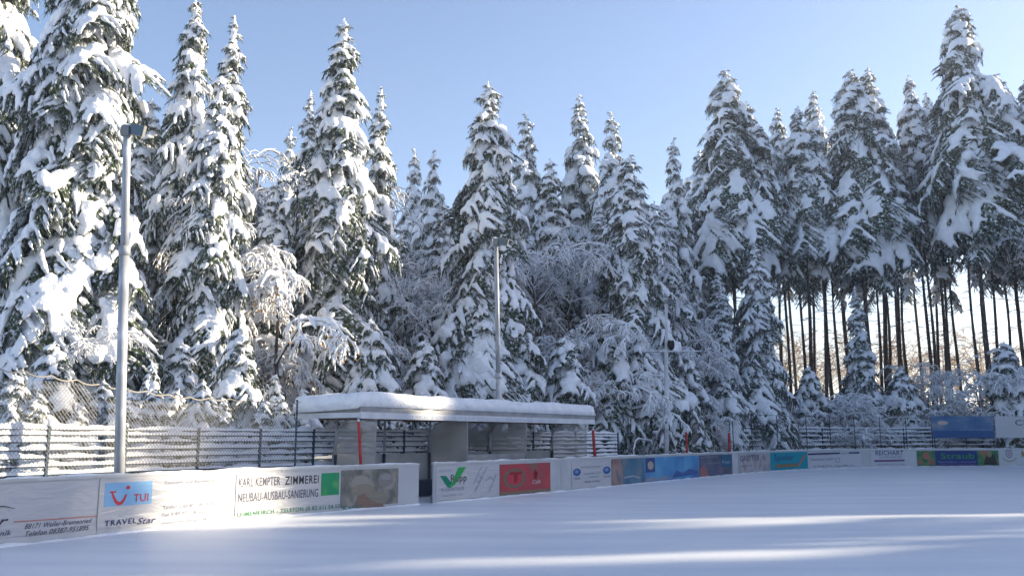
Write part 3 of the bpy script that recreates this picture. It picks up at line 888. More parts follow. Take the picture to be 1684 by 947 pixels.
# ------------------------------------------------------------------ players shelter
def shelter():
    w0 = .32
    sa = s_at(592, w0, 2.3); A = BP(sa, w0, 0)
    B = BP(s_at(978, w0, 2.3), w0, 0)
    d = (B - A); Ltot = d.length; rz = math.atan2(d.y, d.x)
    e = empty('players_shelter', A, rz)
    tag(e, 'long open shelter with a thick slab of snow on its flat roof', 'shelter')
    X = Vector((1, 0, 0))
    wht = noise_mix(mat('fascia', rough=.5), [(.55, .57, .60), (.68, .70, .72)], scale=2)
    gry = noise_mix(mat('fascia_top', rough=.5, metal=.2), [(.28, .29, .30), (.38, .39, .40)], scale=3)
    wood = noise_mix(mat('soffit', rough=.8), [(.16, .10, .06), (.26, .18, .11)], scale=2, vec_scale=(.6, 4, 1))
    acr = mat('acrylic', (.70, .69, .64), .3); acr.node_tree.nodes['Principled BSDF'].inputs['Alpha'].default_value = .19
    nt = acr.node_tree; pb = nt.nodes['Principled BSDF']; tl = nt.nodes.new('ShaderNodeBsdfTranslucent'); tl.inputs[0].default_value = (.62, .62, .60, 1); mx = nt.nodes.new('ShaderNodeMixShader'); mx.inputs[0].default_value = .2
    nt.links.new(pb.outputs[0], mx.inputs[1]); nt.links.new(tl.outputs[0], mx.inputs[2]); nt.links.new(mx.outputs[0], nt.nodes['Material Output'].inputs[0])
    low = noise_mix(mat('low_wall', rough=.6), [(.38, .39, .40), (.50, .50, .50)], scale=2)
    dk = mat('dark_blue', (.03, .045, .08), .5)
    L = Ltot; D = 2.35
    mb = MB(); mb.box((L / 2, .0, 2.325), (L / 2, .02, .085)); mb.box((-.022, D / 2, 2.33), (.02, D / 2 + .0, .07)); mb.build('fascia', wht, e)
    mb = MB(); mb.box((L / 2, .02, 2.49), (L / 2, .03, .078)); mb.build('upper_fascia', gry, e)
    mb = MB(); mb.box((L / 2, D / 2 + .05, 2.36), (L / 2 - .02, D / 2 - .02, .05)); mb.build('soffit', wood, e)
    mb = MB(); mb.box((L / 2, D / 2 + .05, 2.49), (L / 2 - .03, D / 2 - .03, .075)); mb.build('roof_deck', gry, e)
    mb = MB()
    for i in range(7): mb.box((L * (i + .5) / 7, D / 2 + .05, 2.27), (.04, D / 2 - .1, .04))
    mb.build('beams', wood, e)
    # snow slab
    nx, ny = 120, 26; V = []; F = []
    for i in range(nx + 1):
        for j in range(ny + 1):
            u, v = i / nx, j / ny
            x = -.16 + (L + .24) * u; y = -.06 + (D + .14) * v
            ex = min(u, 1 - u) * L; ey = min(v, 1 - v) * D
            r = .20
            f = lambda q: math.sqrt(max(0, 1 - (1 - min(1, q / r)) ** 2))
            h = .36 * (f(ex) * f(ey)) ** .6 * (1 + .13 * noise.noise(Vector((x * .55, y * .7, 0))) + .10 * noise.noise(Vector((x * 1.7, y * 1.5, 2))) + .03 * noise.noise(Vector((x * 4, y * 4, 0))))
            jag = .10 * noise.noise(Vector((x * 2.2, y * 5, 5)))
            if u == 0 or v == 0 or u == 1 or v == 1:
                h = 0; x += jag * (u in (0, 1)); y += jag * .8 * (v in (0, 1))
            V.append((x, y, 2.572 - (.02 if h == 0 else 0) - (.06 if i == 0 else 0) + h - .10 * v * (1 if u < .06 else .3)))
    for i in range(nx):
        for j in range(ny):
            a = i * (ny + 1) + j; F.append((a, a + ny + 1, a + ny + 2, a + 1))
    mb = MB(); mb.add(V, F)
    rim = [i * (ny + 1) for i in range(nx + 1)] + [nx * (ny + 1) + j for j in range(1, ny + 1)] + [i * (ny + 1) + ny for i in range(nx - 1, -1, -1)] + [j for j in range(ny - 1, 0, -1)]
    mb.f.append(tuple(rim[::-1])); mb.m.append(0)
    mb.build('snow_cover', M['snow'], e, True)
    k = L / 11.75
    X0, X1, X2, X3 = .62 * k, 4.42 * k, 7.44 * k, 11.2 * k
    yb = 1.55
    mb = MB(); mb.box(((X0 + X3) / 2, yb + .03, .64), ((X3 - X0) / 2, .03, .66)); mb.build('back_wall', low, e)
    def prof(n=10):
        return [(1.0 + .55 * math.sin(a), 1.35 + .88 * math.cos(a)) for a in [math.pi / 2 * i / n for i in range(n + 1)]]
    for x in (X0, X1, X2, X3):
        pr = [(.06, 2.235)] + prof() + [(yb, .30), (.06, .30)]
        mb = MB(); n = len(pr)
        mb.add([(x - .006, y, z) for y, z in pr] + [(x + .006, y, z) for y, z in pr], [tuple(range(n)), tuple(range(2 * n - 1, n - 1, -1))] + [(i, n + i, n + (i + 1) % n, (i + 1) % n) for i in range(n)])
        mb.build('side_panel', acr, e)
        mb = MB(); mb.tube([(x, .04, .1), (x, .04, 2.235)], .018, 6); mb.build('frame', gry, e)
    for x in (X0, X1, X1 + (X2 - X1) / 3, X1 + 2 * (X2 - X1) / 3, X2, X3):
        mb = MB(); mb.tube([(x, y + .012, z) for y, z in prof()] + [(x, yb - .012, 1.0)], .024, 7); mb.build('curved_rib', M['bark'] if 0 else gry, e, True)
    mb = MB(); pr = prof(); n = len(pr)
    mb.add([(X1 + .02, y + .03, z + .01) for y, z in pr] + [(X2 - .02, y + .03, z + .01) for y, z in pr], [(i, i + 1, n + i + 1, n + i) for i in range(n - 1)])
    o = mb.build('curved_back', acr, e, True); sm = o.modifiers.new('t', 'SOLIDIFY'); sm.thickness = .008
    mb = MB(); mb.box(((X1 + X2) / 2, .07, 1.16), ((X2 - X1) / 2 - .02, .01, .10)); mb.build('front_rail', gry, e)
    for x in (X0, 2.46 * k, X1, 5.95 * k, X2, 9.3 * k, X3):
        mb = MB(); mb.tube([(x, yb - .08, 1.3), (x, yb - .08, 2.3)], .035, 8); p_ = mb.build('support_post', M['galv'], e, True)
        mb = MB(); mb.tube([(x, yb - .08, 0), (x, yb - .08, 1.3)], .045, 8); mb.build('lower_sleeve', dk, p_, True)
    for (a, c) in ((X0 + .1, X1 - .1), (X2 + .1, X3 - .1)):
        mb = MB(); mb.box(((a + c) / 2, 1.15, .50), ((c - a) / 2, .22, .03)); mb.box(((a + c) / 2, .97, .28), ((c - a) / 2 - .05, .02, .19)); mb.build('bench', dk, e)
    # lettering on the fascia
    cu = bpy.data.curves.new('txt', 'FONT'); cu.body = 'DER FÖRDERVEREIN DES EISSPORTVEREINS'; cu.size = .15
    o = bpy.data.objects.new('txt', cu); COL.objects.link(o); dg = bpy.context.evaluated_depsgraph_get(); dg.update()
    me = bpy.data.meshes.new_from_object(o.evaluated_get(dg)); bpy.data.objects.remove(o)
    V = [v.co.copy() for v in me.vertices]; wx = max(v.x for v in V)
    mb = MB(); mb.add([(2.0 + v.x / wx * 7.6, -.024, 2.27 + v.y * .8) for v in V], [tuple(p.vertices) for p in me.polygons])
    mb.build('lettering', mat('faded_blue', (.42, .47, .58), .6), e)
    return e
shelter()

# ------------------------------------------------------------------ lamp posts
M['glass_dark'] = mat('glass_dark', (.05, .09, .13), .18)
M['head_grey'] = mat('head_grey', (.20, .20, .20), .5)
M['speaker_black'] = mat('speaker_black', (.012, .014, .016), .6)
def lamp(px_base, w, top, r0, r1, label, step=.66, head=1.0, side=1):
    s = s_at(px_base, w, 1.2); b0 = BP(s, w, 0)
    t = at_depth(top[0], top[1], b0.y) - b0
    e = empty('lamp_post', b0); tag(e, label, 'lamp post', 'floodlight posts round the rink')
    mb = MB(); mb.tube([(0, 0, -.05), t * step * .5, t * step], [r0, r0 * .96, r0 * .92], 14); mb.build('lower_pole', M['galv'], e, True)
    mb = MB(); mb.tube([t * (step - .012), t * (step + .012)], r0 * 1.12, 14); mb.build('collar', M['galv'], e, True)
    mb = MB(); mb.tube([t * step, t], [r1 * 1.05, r1], 14); mb.build('upper_pole', M['galv'], e, True)
    h = head
    mb = MB(); mb.box(t + Vector((-.02 * h, 0, .09 * h)), (.10 * h, .12 * h, .14 * h)); mb.build('bracket', M['head_grey'], e)
    # flat floodlight tilted towards the ice
    u = Vector((.93, -.25, -.27)).normalized(); v = Vector((.20, -.15, .96)); v = (v - u * v.dot(u)).normalized(); nn = u.cross(v)
    c = t + Vector((.30 * h * side, -.06, .10 * h))
    mb = MB(); mb.box(c - nn * 0, (.22 * h, .15 * h, .05 * h), (u, v, nn)); hd = mb.build('floodlight', M['head_grey'], e)
    fn = nn if nn.y < 0 else -nn
    mb = MB(); mb.box(c + fn * .054 * h, (.20 * h, .13 * h, .004), (u, v, nn)); mb.build('glass', M['glass_dark'], hd)
    V, T_ = blob_snow([(t.x - .05 * h + a * h, t.y + b_ * h, t.z + .24 * h + c_ * h, r * h, .7) for a, b_, c_, r in ((0, 0, 0, .12), (.08, .02, -.01, .10), (-.06, -.05, -.08, .09), (.2, 0, .0, .08))], .03, .8)
    link('snow_cover', np_mesh('snow_cap', V, T_, M['snow']), e)
    return e, b0, t
M['galv_pale'] = noise_mix(mat('galv_pale', rough=.6), [(.50, .52, .55), (.66, .68, .70)], scale=2.2, vec_scale=(2, 2, .7))
lamp(201, .75, (209, 222), .105, .078, 'nearest grey lamp post, rising in front of the big left spruces', .69, .8)
e2, b2, t2 = lamp(823, 2.9, (815.5, 402), .105, .085, 'grey lamp post rising from behind the snowy shelter roof', .45, .9)
_g = M['galv']; M['galv'] = M['galv_pale']
e3, b3, t3 = lamp(1095, .9, (1095.5, 498), .10, .065, 'thin lamp post with a snowy cross arm and a black loudspeaker', .72, .7)
M['galv'] = _g
za = at_depth(1095, 579, b3.y).z
xa, xb = at_depth(1058, 579, b3.y).x - b3.x, at_depth(1152, 579, b3.y).x - b3.x
mb = MB(); mb.tube([(xa, 0, za), (xb, 0, za + .03)], .028, 8); mb.tube([(0, 0, za - .45), (.35 * xb, 0, za - .3), (.8 * xb, 0, za)], .015, 6); mb.build('cross_arm', M['galv'], e3, True)
V, T_ = blob_snow([(xa + (xb - xa) * i / 26, 0, za + .055 + .01 * math.sin(i * 2.3), .05 + .012 * math.sin(i * 1.7), .8) for i in range(27)], .025, .7)
link('snow_cover', np_mesh('arm_snow', V, T_, M['snow']), e3)
hc = at_depth(1102.5, 567, b3.y); hc = Vector((hc.x - b3.x, -.12, hc.z))
sp = empty('loudspeaker', b3 + hc); tag(sp, 'black horn loudspeaker capped with snow on the cross arm of the third lamp post', 'loudspeaker')
mb = MB(); mb.tube([(0, .28, 0), (0, .16, 0), (0, .02, 0), (0, -.03, 0)], [.06, .08, .19, .20], 16); o = mb.build('horn', M['speaker_black'], sp, True); o.scale = (.8, 1, 1.35)
mb = MB(); mb.tube([(0, .15, -.25), (0, .22, -.05)], .02, 6); mb.build('clamp', M['galv'], sp)
V, T_ = blob_snow([(.0, .05, .26, .15, .8), (.06, .08, .20, .13, .8), (-.06, .08, .20, .12, .8), (.14, .12, .05, .10, 1.2), (.16, .1, -.1, .07, 1.2)], .03, .7)
link('snow_cover', np_mesh('horn_snow', V, T_, M['snow']), sp)

# ------------------------------------------------------------------ red padded poles
M['red_pad'] = noise_mix(mat('red_pad', rough=.45), [(.36, .015, .015), (.45, .03, .025)], scale=4)
M['white_tape'] = mat('white_tape', (.7, .7, .7), .5)
for (xb_, yb_, xt, yt, w, r, lab) in ((594.5, 764, 589.5, 690, .16, .040, 'leaning red padded pole at the near left corner of the shelter'),
                                (979, 750, 975, 705, .10, .052, 'short red padded pole at the far right corner of the shelter'),
                                (1130, 744, 1128.5, 709, .10, .048, 'red padded pole on the boards just right of the third lamp post'),
                                (1199.5, 742, 1199, 710, .10, .056, 'red padded pole on the boards farthest from the shelter')):
    s = s_at(xb_, w, 1.1); p = BP(s, w, BH - .2); q = at_depth(xt, yt, p.y) - p
    e = empty('padded_pole', p); tag(e, lab, 'pole', 'red padded poles along the boards')
    mb = MB(); mb.tube([(0, 0, 0), q * 1.06], r * .55, 8); mb.build('core', M['galv'], e)
    mb = MB(); n_ = q.normalized(); mb.tube([q * .14, q * .15, q * .54, q * .55], [r * .8, r, r, r * .8], 12); mb.build('pad', M['red_pad'], e, True)
    mb = MB(); mb.tube([q * .55, q * .56, q * .96, q * .965], [r * .8, r, r, r * .8], 12); mb.build('pad', M['red_pad'], e, True)
    mb = MB(); mb.tube([q * .965, q], r * .8, 12); mb.build('tape', M['white_tape'], e, True)

# ------------------------------------------------------------------ stored goal behind the boards
s = s_at(1057, 1.5, 1.2); p = BP(s, 1.5, 0); _, t_, n_ = frame(s)
e = empty('goal_frame', p, math.atan2(t_.y, t_.x)); tag(e, 'small goal frame outlined in snow, stored behind the boards left of the third lamp post', 'goal')
g = [(-.95, 0, 0), (-.95, 0, 1.25), (-.72, 0, 1.62), (-.45, 0, 1.70), (.85, 0, 1.62), (.95, 0, 1.45), (.95, 0, 0)]
mb = MB(); mb.tube(g, .03, 8); mb.tube([(-.9, .9, 0), (-.9, .7, .9), (-.72, 0, 1.6)], .02, 6); mb.tube([(.9, .9, 0), (.9, .7, .9), (.85, 0, 1.6)], .02, 6); mb.build('frame', M['galv'], e, True)
V, T_ = blob_snow([(a[0] + (b_[0] - a[0]) * k / 12, -.02, a[2] + (b_[2] - a[2]) * k / 12 + .035, .045, .9) for a, b_ in zip(g[1:5], g[2:6]) for k in range(13)] + [(-.95, -.02, .4 + .05 * k, .035, 1) for k in range(17)], .025, .7)
link('snow_cover', np_mesh('goal_snow', V, T_, M['snow']), e)
mb = MB()
for i in range(16): mb.tube([(-.9 + .12 * i, .02, 1.6), (-.9 + .12 * i, .6, .9), (-.9 + .12 * i, .9, .05)], .006, 3)
for i in range(9): f = i / 8; mb.tube([(-.9, .03 + .85 * f, 1.55 - 1.5 * f), (.9, .03 + .85 * f, 1.55 - 1.5 * f)], .006, 3)
mb.build('net', M['net_dark'], e)
#@@END_SETTING
#@@TREES
SP = {}
SP['bigA'] = make_spruce_meshes('bigA', 11, 19, 3.3, .6, 'near', whorl=.42, nb=(7, 10), droop=1.05, prof=.70, thin=.05)
SP['bigB'] = make_spruce_meshes('bigB', 12, 15, 3.1, .5, 'near', whorl=.42, nb=(6, 9), droop=1.05, prof=.85, thin=.06)
SP['midA'] = make_spruce_meshes('midA', 21, 18, 2.9, .8, 'mid', whorl=.44, nb=(6, 9), droop=1.1, prof=.88, thin=.08)
SP['midB'] = make_spruce_meshes('midB', 22, 20, 3.6, .8, 'mid', whorl=.48, nb=(6, 9), droop=1.2, prof=.85, thin=.12, lean=1)
SP['midC'] = make_spruce_meshes('midC', 23, 17, 2.5, .8, 'mid', whorl=.42, nb=(6, 8), droop=1.0, prof=.95, thin=.08)
SP['tallA'] = make_spruce_meshes('tallA', 31, 30, 3.4, 18.9, 'far', whorl=.52, nb=(6, 9), droop=1.15, prof=.98, thin=.10, dead=26, lean=.4)
SP['tallB'] = make_spruce_meshes('tallB', 32, 30, 4.2, 17.6, 'far', whorl=.54, nb=(7, 10), droop=1.2, prof=.92, thin=.12, dead=26, lean=.4)
SP['tallC'] = make_spruce_meshes('tallC', 33, 28, 2.7, 18.9, 'far', whorl=.50, nb=(5, 8), droop=1.1, prof=1.0, thin=.12, dead=30, lean=.4)
SP['poleA'] = make_spruce_meshes('poleA', 34, 28, 2.3, 20.5, 'far', whorl=.55, nb=(5, 7), droop=.95, prof=.8, thin=.12, dead=34, lean=.4)
SP['poleB'] = make_spruce_meshes('poleB', 35, 28, 2.0, 21.5, 'far', whorl=.6, nb=(5, 7), droop=.9, prof=.8, thin=.15, dead=34, lean=.6)
SP['farA'] = make_spruce_meshes('farA', 41, 20, 3.0, 1, 'far', whorl=.50, nb=(6, 8), droop=1.1, prof=.88, thin=.08)
SP['smallA'] = make_spruce_meshes('smallA', 51, 5, 1.6, .2, 'mid', whorl=.28, nb=(6, 8), droop=1.1, prof=.85, thin=.06)
SP['smallB'] = make_spruce_meshes('smallB', 52, 7.5, 2.3, .3, 'mid', whorl=.34, nb=(6, 8), droop=1.25, prof=.8, thin=.06)
BT = {}
BT['archA'] = make_bare_meshes('archA', 61, 9, 1.0, depth=4, kids=(5, 7), arch=1.3, snow_k=.68, leaves=900)
BT['archB'] = make_bare_meshes('archB', 62, 11, .9, depth=4, kids=(5, 7), arch=1.0, snow_k=.62)
BT['archC'] = make_bare_meshes('archC', 63, 7, 1.1, depth=4, kids=(5, 7), arch=1.6, snow_k=.8)
BT['shrubA'] = make_bare_meshes('shrubA', 64, 3.2, .9, depth=3, kids=(4, 6), arch=1.2, snow_k=.5, stems=9, trunk_r=.022, twig_r=.006)
BT['shrubB'] = make_bare_meshes('shrubB', 65, 2.4, 1.0, depth=3, kids=(4, 6), arch=1.8, snow_k=.62, stems=8, trunk_r=.02, twig_r=.006)
BT['dome'] = make_bare_meshes('dome', 67, 8.5, 1.25, depth=4, kids=(5, 7), arch=1.9, snow_k=1.25, leaves=1500, trunk_r=.09)
BT['tan'] = make_bare_meshes('tan', 66, 14, .7, depth=3, kids=(6, 9), arch=.2, snow_k=.5, bark='tan_twig', snow_thr=.75, twig_r=.02)

rt = random.Random(5)
def T(var, ax, ay, Y, hw, label, name='snowy_spruce', cat='spruce', group=None, bare=False, rz=None, zb=0):
    """tree whose top is seen at (ax, ay), standing Y metres away; hw = half width of the crown base in photo pixels"""
    src = (BT if bare else SP)[var]
    top = at_depth(ax, ay, Y)
    H = top.z - zb
    k = H / src['H']
    sx = (hw * .84 * Y / FPX) / src['R'] if (hw and not bare) else k
    if not bare: sx = min(max(sx, .72 * k), 1.18 * k)
    return plant(src, name, top.x, top.y, H, sx, rt.uniform(0, 6.28) if rz is None else rz, label, cat, group, zb, BARE_PARTS if bare else (('trunk', 'trunk'), ('crown', 'crown'), ('snow', 'snow_cover')))

GF = 'snow-laden spruces of the forest edge'
LEFT = [
 ('bigB', 20, -230, 28.5, 150, 'towering snow-laden spruce at the far left edge, its top cut off'),
 ('bigA', 165, -190, 27, 165, 'huge sunlit spruce with heavy snow pads behind the left lamp post'),
 ('midA', 323, -6, 35, 95, 'tall narrow sunlit spruce, left one of the two tips right of the left lamp post'),
 ('midC', 386, 26, 37, 95, 'tall spruce with a knobbly snow tip, right one of the tall left-hand pair'),
 ('bigB', 362, 128, 28.5, 105, 'broad sunlit spruce in front of the pair of tall tips, its pads cream white'),
 ('midA', 567, 30, 34, 115, 'tall sunlit pointed spruce standing alone against the sky left of centre'),
 ('midC', 627, 143, 40, 80, 'slim spruce just right of the tall pointed spruce left of centre'),
 ('midC', 511, 150, 46, 75, 'pale blunt spruce tip just left of the tall pointed spruce left of centre'),
 ('farA', 478, 210, 50, 60, 'thin frosty spruce tip low between the left trees and the tall pointed spruce'),
 ('farA', 682, 245, 58, 55, 'small distant sunlit spruce tip, left one of a close pair near the centre'),
 ('farA', 713, 247, 55, 62, 'small distant sunlit spruce tip, right one of a close pair near the centre'),
 ('midB', 803, 138, 38, 115, 'tall spruce with two thin tips directly behind the middle lamp post'),
 ('farA', 865, 186, 55, 75, 'snow-white cone spruce just right of the tall spruce behind the middle lamp post'),
 ('farA', 953, 155, 56, 80, 'tall white cone spruce in the centre right, highest of three neighbours'),
 ('farA', 1005, 184, 53, 75, 'white cone spruce to the right of the highest centre cone'),
 ('midB', 1035, 250, 45, 110, 'broad shaded spruce above the third lamp post, reaching down to the fence'),
 ('farA', 1107, 226, 62, 60, 'small spruce tip in the dip before the big right-hand trees'),
 ('midA', 1075, 330, 50, 80, 'shaded spruce standing behind the third lamp post under the dip in the treeline'),
 ('midA', 730, 330, 46, 90, 'shaded spruce low between the close pair of tips and the middle lamp post'),
 ('midA', 905, 260, 50, 85, 'shaded spruce below and between the centre white cones'),
 ('bigB', 455, 300, 33, 90, 'shaded spruce filling the gap behind the arching snowy tree'),
 ('midA', 250, 160, 36, 110, 'spruce half hidden between the huge left spruce and the pair of tips'),
 ('midA', 100, 60, 36, 120, 'spruce glimpsed behind the two biggest trees on the left'),
 ('midC', 640, 330, 44, 80, 'shaded spruce below the slim spruce left of the close pair'),
 ('midC', 985, 330, 49, 80, 'shaded spruce in front of the white cones, its lower half behind bare trees'),
 ('midA', 835, 300, 48, 90, 'shaded spruce right behind the arm of the middle lamp post'),
]
for a in LEFT: T(*a[:5], a[5], group=GF)
RIGHT = [
 ('tallB', 1195, 114, 65, 105, 'big wide-topped spruce with thick snow, first of the tall ones on the right'),
 ('tallA', 1228, 165, 68, 75, 'spruce with a snow-white shoulder merging into the big wide-topped one'),
 ('tallC', 1276, 176, 73, 50, 'slim white spruce tip right beside the big wide-topped one'),
 ('tallA', 1311, 174, 67, 70, 'pointed spruce second to the right of the big wide-topped one'),
 ('tallC', 1339, 148, 75, 60, 'spruce tip rising behind the pointed ones right of the big wide-topped spruce'),
 ('tallB', 1402, 113, 67, 95, 'left tip of the twin-topped spruce group on the right'),
 ('tallA', 1426, 110, 71, 90, 'right tip of the twin-topped spruce group on the right'),
 ('tallA', 1494, 123, 73, 60, 'narrow spruce tip between the twin tops and the tallest right-hand tree'),
 ('tallC', 1522, 150, 75, 55, 'low narrow spruce tip hugging the left side of the tallest right-hand tree'),
 ('tallB', 1577, 6, 65, 105, 'tallest spruce on the right, its top almost touching the picture edge'),
 ('tallA', 1688, 125, 68, 85, 'spruce cut by the right picture edge'),
 ('tallB', 1640, 120, 75, 80, 'spruce rising behind the right shoulder of the tallest right-hand tree'),
 ('tallC', 1455, 190, 77, 60, 'spruce crown in the saddle right of the twin tops'),
 ('tallC', 1250, 230, 79, 60, 'spruce crown hidden behind the big wide-topped one'),
 ('tallA', 1370, 205, 77, 65, 'spruce crown in the saddle left of the twin tops'),
 ('tallA', 1150, 245, 75, 60, 'shaded spruce at the left foot of the big wide-topped one'),
]
for a in RIGHT: T(*a[:4], a[4] * .86, a[5], group=GF)
# ------------------------------------------------------------------ snow-laden bare trees between the spruces
GB = 'snow-laden bare trees of the forest edge'
ARCH = [
 ('dome', 500, 340, 31, 'bent leafless tree crowned with a big sunlit dome of snow left of centre'),
 ('archA', 330, 290, 31, 'snow-coated bare tree with a slanting limb in front of the pair of tall tips'),
 ('archA', 655, 395, 40, 'bowed bare tree coated in snow above the left end of the shelter'),
 ('archB', 735, 400, 43, 'frosty bare tree just left of the middle lamp post'),
 ('archB', 890, 330, 46, 'tall frosty bare tree just right of the middle lamp post'),
 ('archA', 945, 400, 45, 'frosty bare tree between the middle lamp post and the third one'),
 ('archC', 1010, 470, 43, 'drooping snow-laden bare tree above the right end of the shelter'),
 ('archB', 1060, 420, 49, 'pale bare tree directly left of the third lamp post'),
 ('archC', 1130, 520, 50, 'low bowed bare tree right of the third lamp post'),
 ('archA', 560, 470, 34, 'shaded bare tree with bent snowy twigs right above the shelter corner'),
 ('archC', 440, 470, 30, 'tangled bare tree with snowy twigs left of the shelter'),
 ('archB', 120, 470, 25.5, 'young bare tree with a pale slanting stem in front of the biggest spruces'),
 ('archA', 690, 480, 38, 'snow-bowed bare tree above the middle of the shelter roof'),
 ('archB', 480, 180, 44, 'bare birch-like crown against the sky left of the tall pointed spruce'),
 ('archC', 870, 500, 40, 'snow-bowed bare tree directly right of the middle lamp post, low down'),
 ('archB', 1560, 575, 64, 'frosty bare tree under the tallest right-hand spruce'),
 ('archA', 1640, 560, 63, 'frosty bare tree at the right edge behind the high banners'),
 ('archA', 800, 430, 41, 'bare tree veiled in frost directly left of the middle lamp post'),
 ('archC', 905, 450, 42, 'heavily bowed frosty bare tree midway between the middle and third lamp posts'),
 ('archA', 968, 500, 41, 'frosty bare tree with down-curved limbs above the right half of the shelter'),
 ('archB', 1030, 370, 50, 'tall frosty bare tree in front of the broad shaded spruce'),
 ('archC', 610, 490, 35, 'snow-matted bare tree above the left half of the shelter'),
 ('archB', 770, 340, 46, 'frosty bare tree filling the gap left of the spruce at the middle lamp post'),
 ('archC', 1445, 600, 62, 'bowed frosty bare tree under the saddle right of the twin tops'),
 ('archA', 1520, 585, 63, 'frosty bare tree directly left of the blue high banner'),
 ('archC', 1600, 575, 62.5, 'bowed frosty bare tree above the blue high banner'),
 ('archA', 1675, 590, 62.5, 'frosty bare tree above the pale high banner at the right edge'),
 ('archC', 1345, 625, 62, 'low frosty bare tree at the feet of the first dark trunks'),
 ('archA', 1480, 590, 64, 'frosty bare tree under the narrow right-hand tips'),
]
for a in ARCH: T(a[0], a[1], a[2], a[3], 0, a[4], name='bare_tree', cat='tree', group=GB, bare=True)
GS = 'young snow-covered spruces behind the fences'
SMALL = [
 ('smallB', 395, 535, 26, 62, 'young spruce with soft snow between the net and the left forest'),
 ('smallB', 90, 560, 22, 95, 'young spruce pressed against the net at the far left'),
 ('smallA', 250, 590, 24, 60, 'young spruce just right of the nearest lamp post'),
 ('smallB', 300, 560, 27, 60, 'young spruce behind the net midway between the nearest lamp post and the shelter'),
 ('smallA', 455, 610, 27, 50, 'young spruce directly left of the shelter roof'),
 ('smallB', 610, 520, 31, 60, 'young spruce above the left corner of the shelter roof'),
 ('smallB', 700, 555, 34, 60, 'young spruce above the left half of the shelter roof'),
 ('smallB', 790, 500, 37, 85, 'young spruce just left of the middle lamp post above the roof'),
 ('smallB', 850, 520, 38, 85, 'young spruce with broad pads just right of the middle lamp post above the roof'),
 ('smallB', 930, 550, 39, 70, 'young spruce above the right half of the shelter roof'),
 ('smallB', 1000, 520, 42, 70, 'young spruce with hanging fingers right of the shelter'),
 ('smallB', 1045, 545, 43, 60, 'young spruce just left of the third lamp post'),
 ('smallB', 1130, 580, 48, 60, 'young spruce just right of the third lamp post'),
 ('midB', 1240, 402, 56, 95, 'dense medium spruce in front of the big wide-topped one'),
 ('midC', 1185, 470, 55, 60, 'medium spruce at the left side of the dense medium one'),
 ('smallA', 1190, 610, 52, 50, 'small spruce at the foot of the big wide-topped one'),
 ('smallB', 1330, 600, 60, 50, 'small spruce among the bare trunks right of the dense medium one'),
 ('midC', 1405, 470, 63, 50, 'slender drooping spruce below the twin-topped group'),
 ('smallB', 1408, 592, 66, 44, 'small spruce at the foot of the slender drooping one'),
 ('smallB', 1480, 600, 62, 50, 'small spruce under the narrow right-hand tips'),
 ('smallB', 1650, 560, 62, 60, 'small spruce at the right edge behind the high banners'),
]
for a in SMALL: T(*a[:5], a[5], group=GS, name='young_spruce', cat='spruce')
GH = 'snow-covered shrubs along the fences'
k = 0
rs = random.Random(77)
SH = []
x = -20
while x < 1760:
    w = rs.uniform(3.2, 6.5) if x < 1180 else rs.uniform(4.5, 9)
    if 500 < x < 1000: w += 2.6
    s = s_at(x, w, 1.2); p = BP(s, w, 0)
    SH.append((x, p)); x += rs.uniform(26, 44) if x < 1100 else rs.uniform(11, 20)
where = lambda x: ('behind the net before the lamp post' if x < 200 else 'between nearest lamp post and shelter' if x < 500 else 'behind the players shelter' if x < 980 else
                   'behind the fence near the third lamp post' if x < 1200 else 'behind the far slat fence before the high banners' if x < 1530 else 'behind the high banners')
cnt = {}
ORD = ['first', 'second', 'third', 'fourth', 'fifth', 'sixth', 'seventh', 'eighth', 'ninth', 'tenth', 'eleventh', 'twelfth', 'thirteenth', 'fourteenth', 'fifteenth', 'sixteenth', 'seventeenth', 'eighteenth', 'nineteenth', 'twentieth', 'twenty-first', 'twenty-second', 'twenty-third', 'twenty-fourth', 'twenty-fifth', 'twenty-sixth', 'twenty-seventh', 'twenty-eighth', 'twenty-ninth', 'thirtieth']
for i, (x, p) in enumerate(SH):
    if x < 520:
        sc = rs.uniform(.42, .66); wh = where(x); cnt[wh] = cnt.get(wh, 0) + 1
        v = ('smallA', 'smallB')[i % 2]; H_ = rs.uniform(2.0, 3.2)
        plant(SP[v], 'spruce_sapling', p.x, p.y, H_, H_ / SP[v]['H'] * 1.15, rs.uniform(0, 6.28), '%s low spruce sapling from the left %s' % (ORD[cnt[wh] - 1], wh), 'sapling', 'low spruce saplings behind the net', .1)
        continue
    v = ('shrubA', 'shrubB', 'shrubA')[i % 3]
    sc = rs.uniform(.9, 1.35) * (1.35 if x > 1180 else .8 if 520 < x < 1000 else 1)
    wh = where(x); cnt[wh] = cnt.get(wh, 0) + 1
    plant(BT[v], 'snowy_shrub', p.x, p.y, BT[v]['H'] * sc, sc * 1.1, rs.uniform(0, 6.28), '%s shrub from the left %s' % (ORD[min(29, cnt[wh] - 1)], wh), 'shrub', GH, .15, BARE_PARTS)
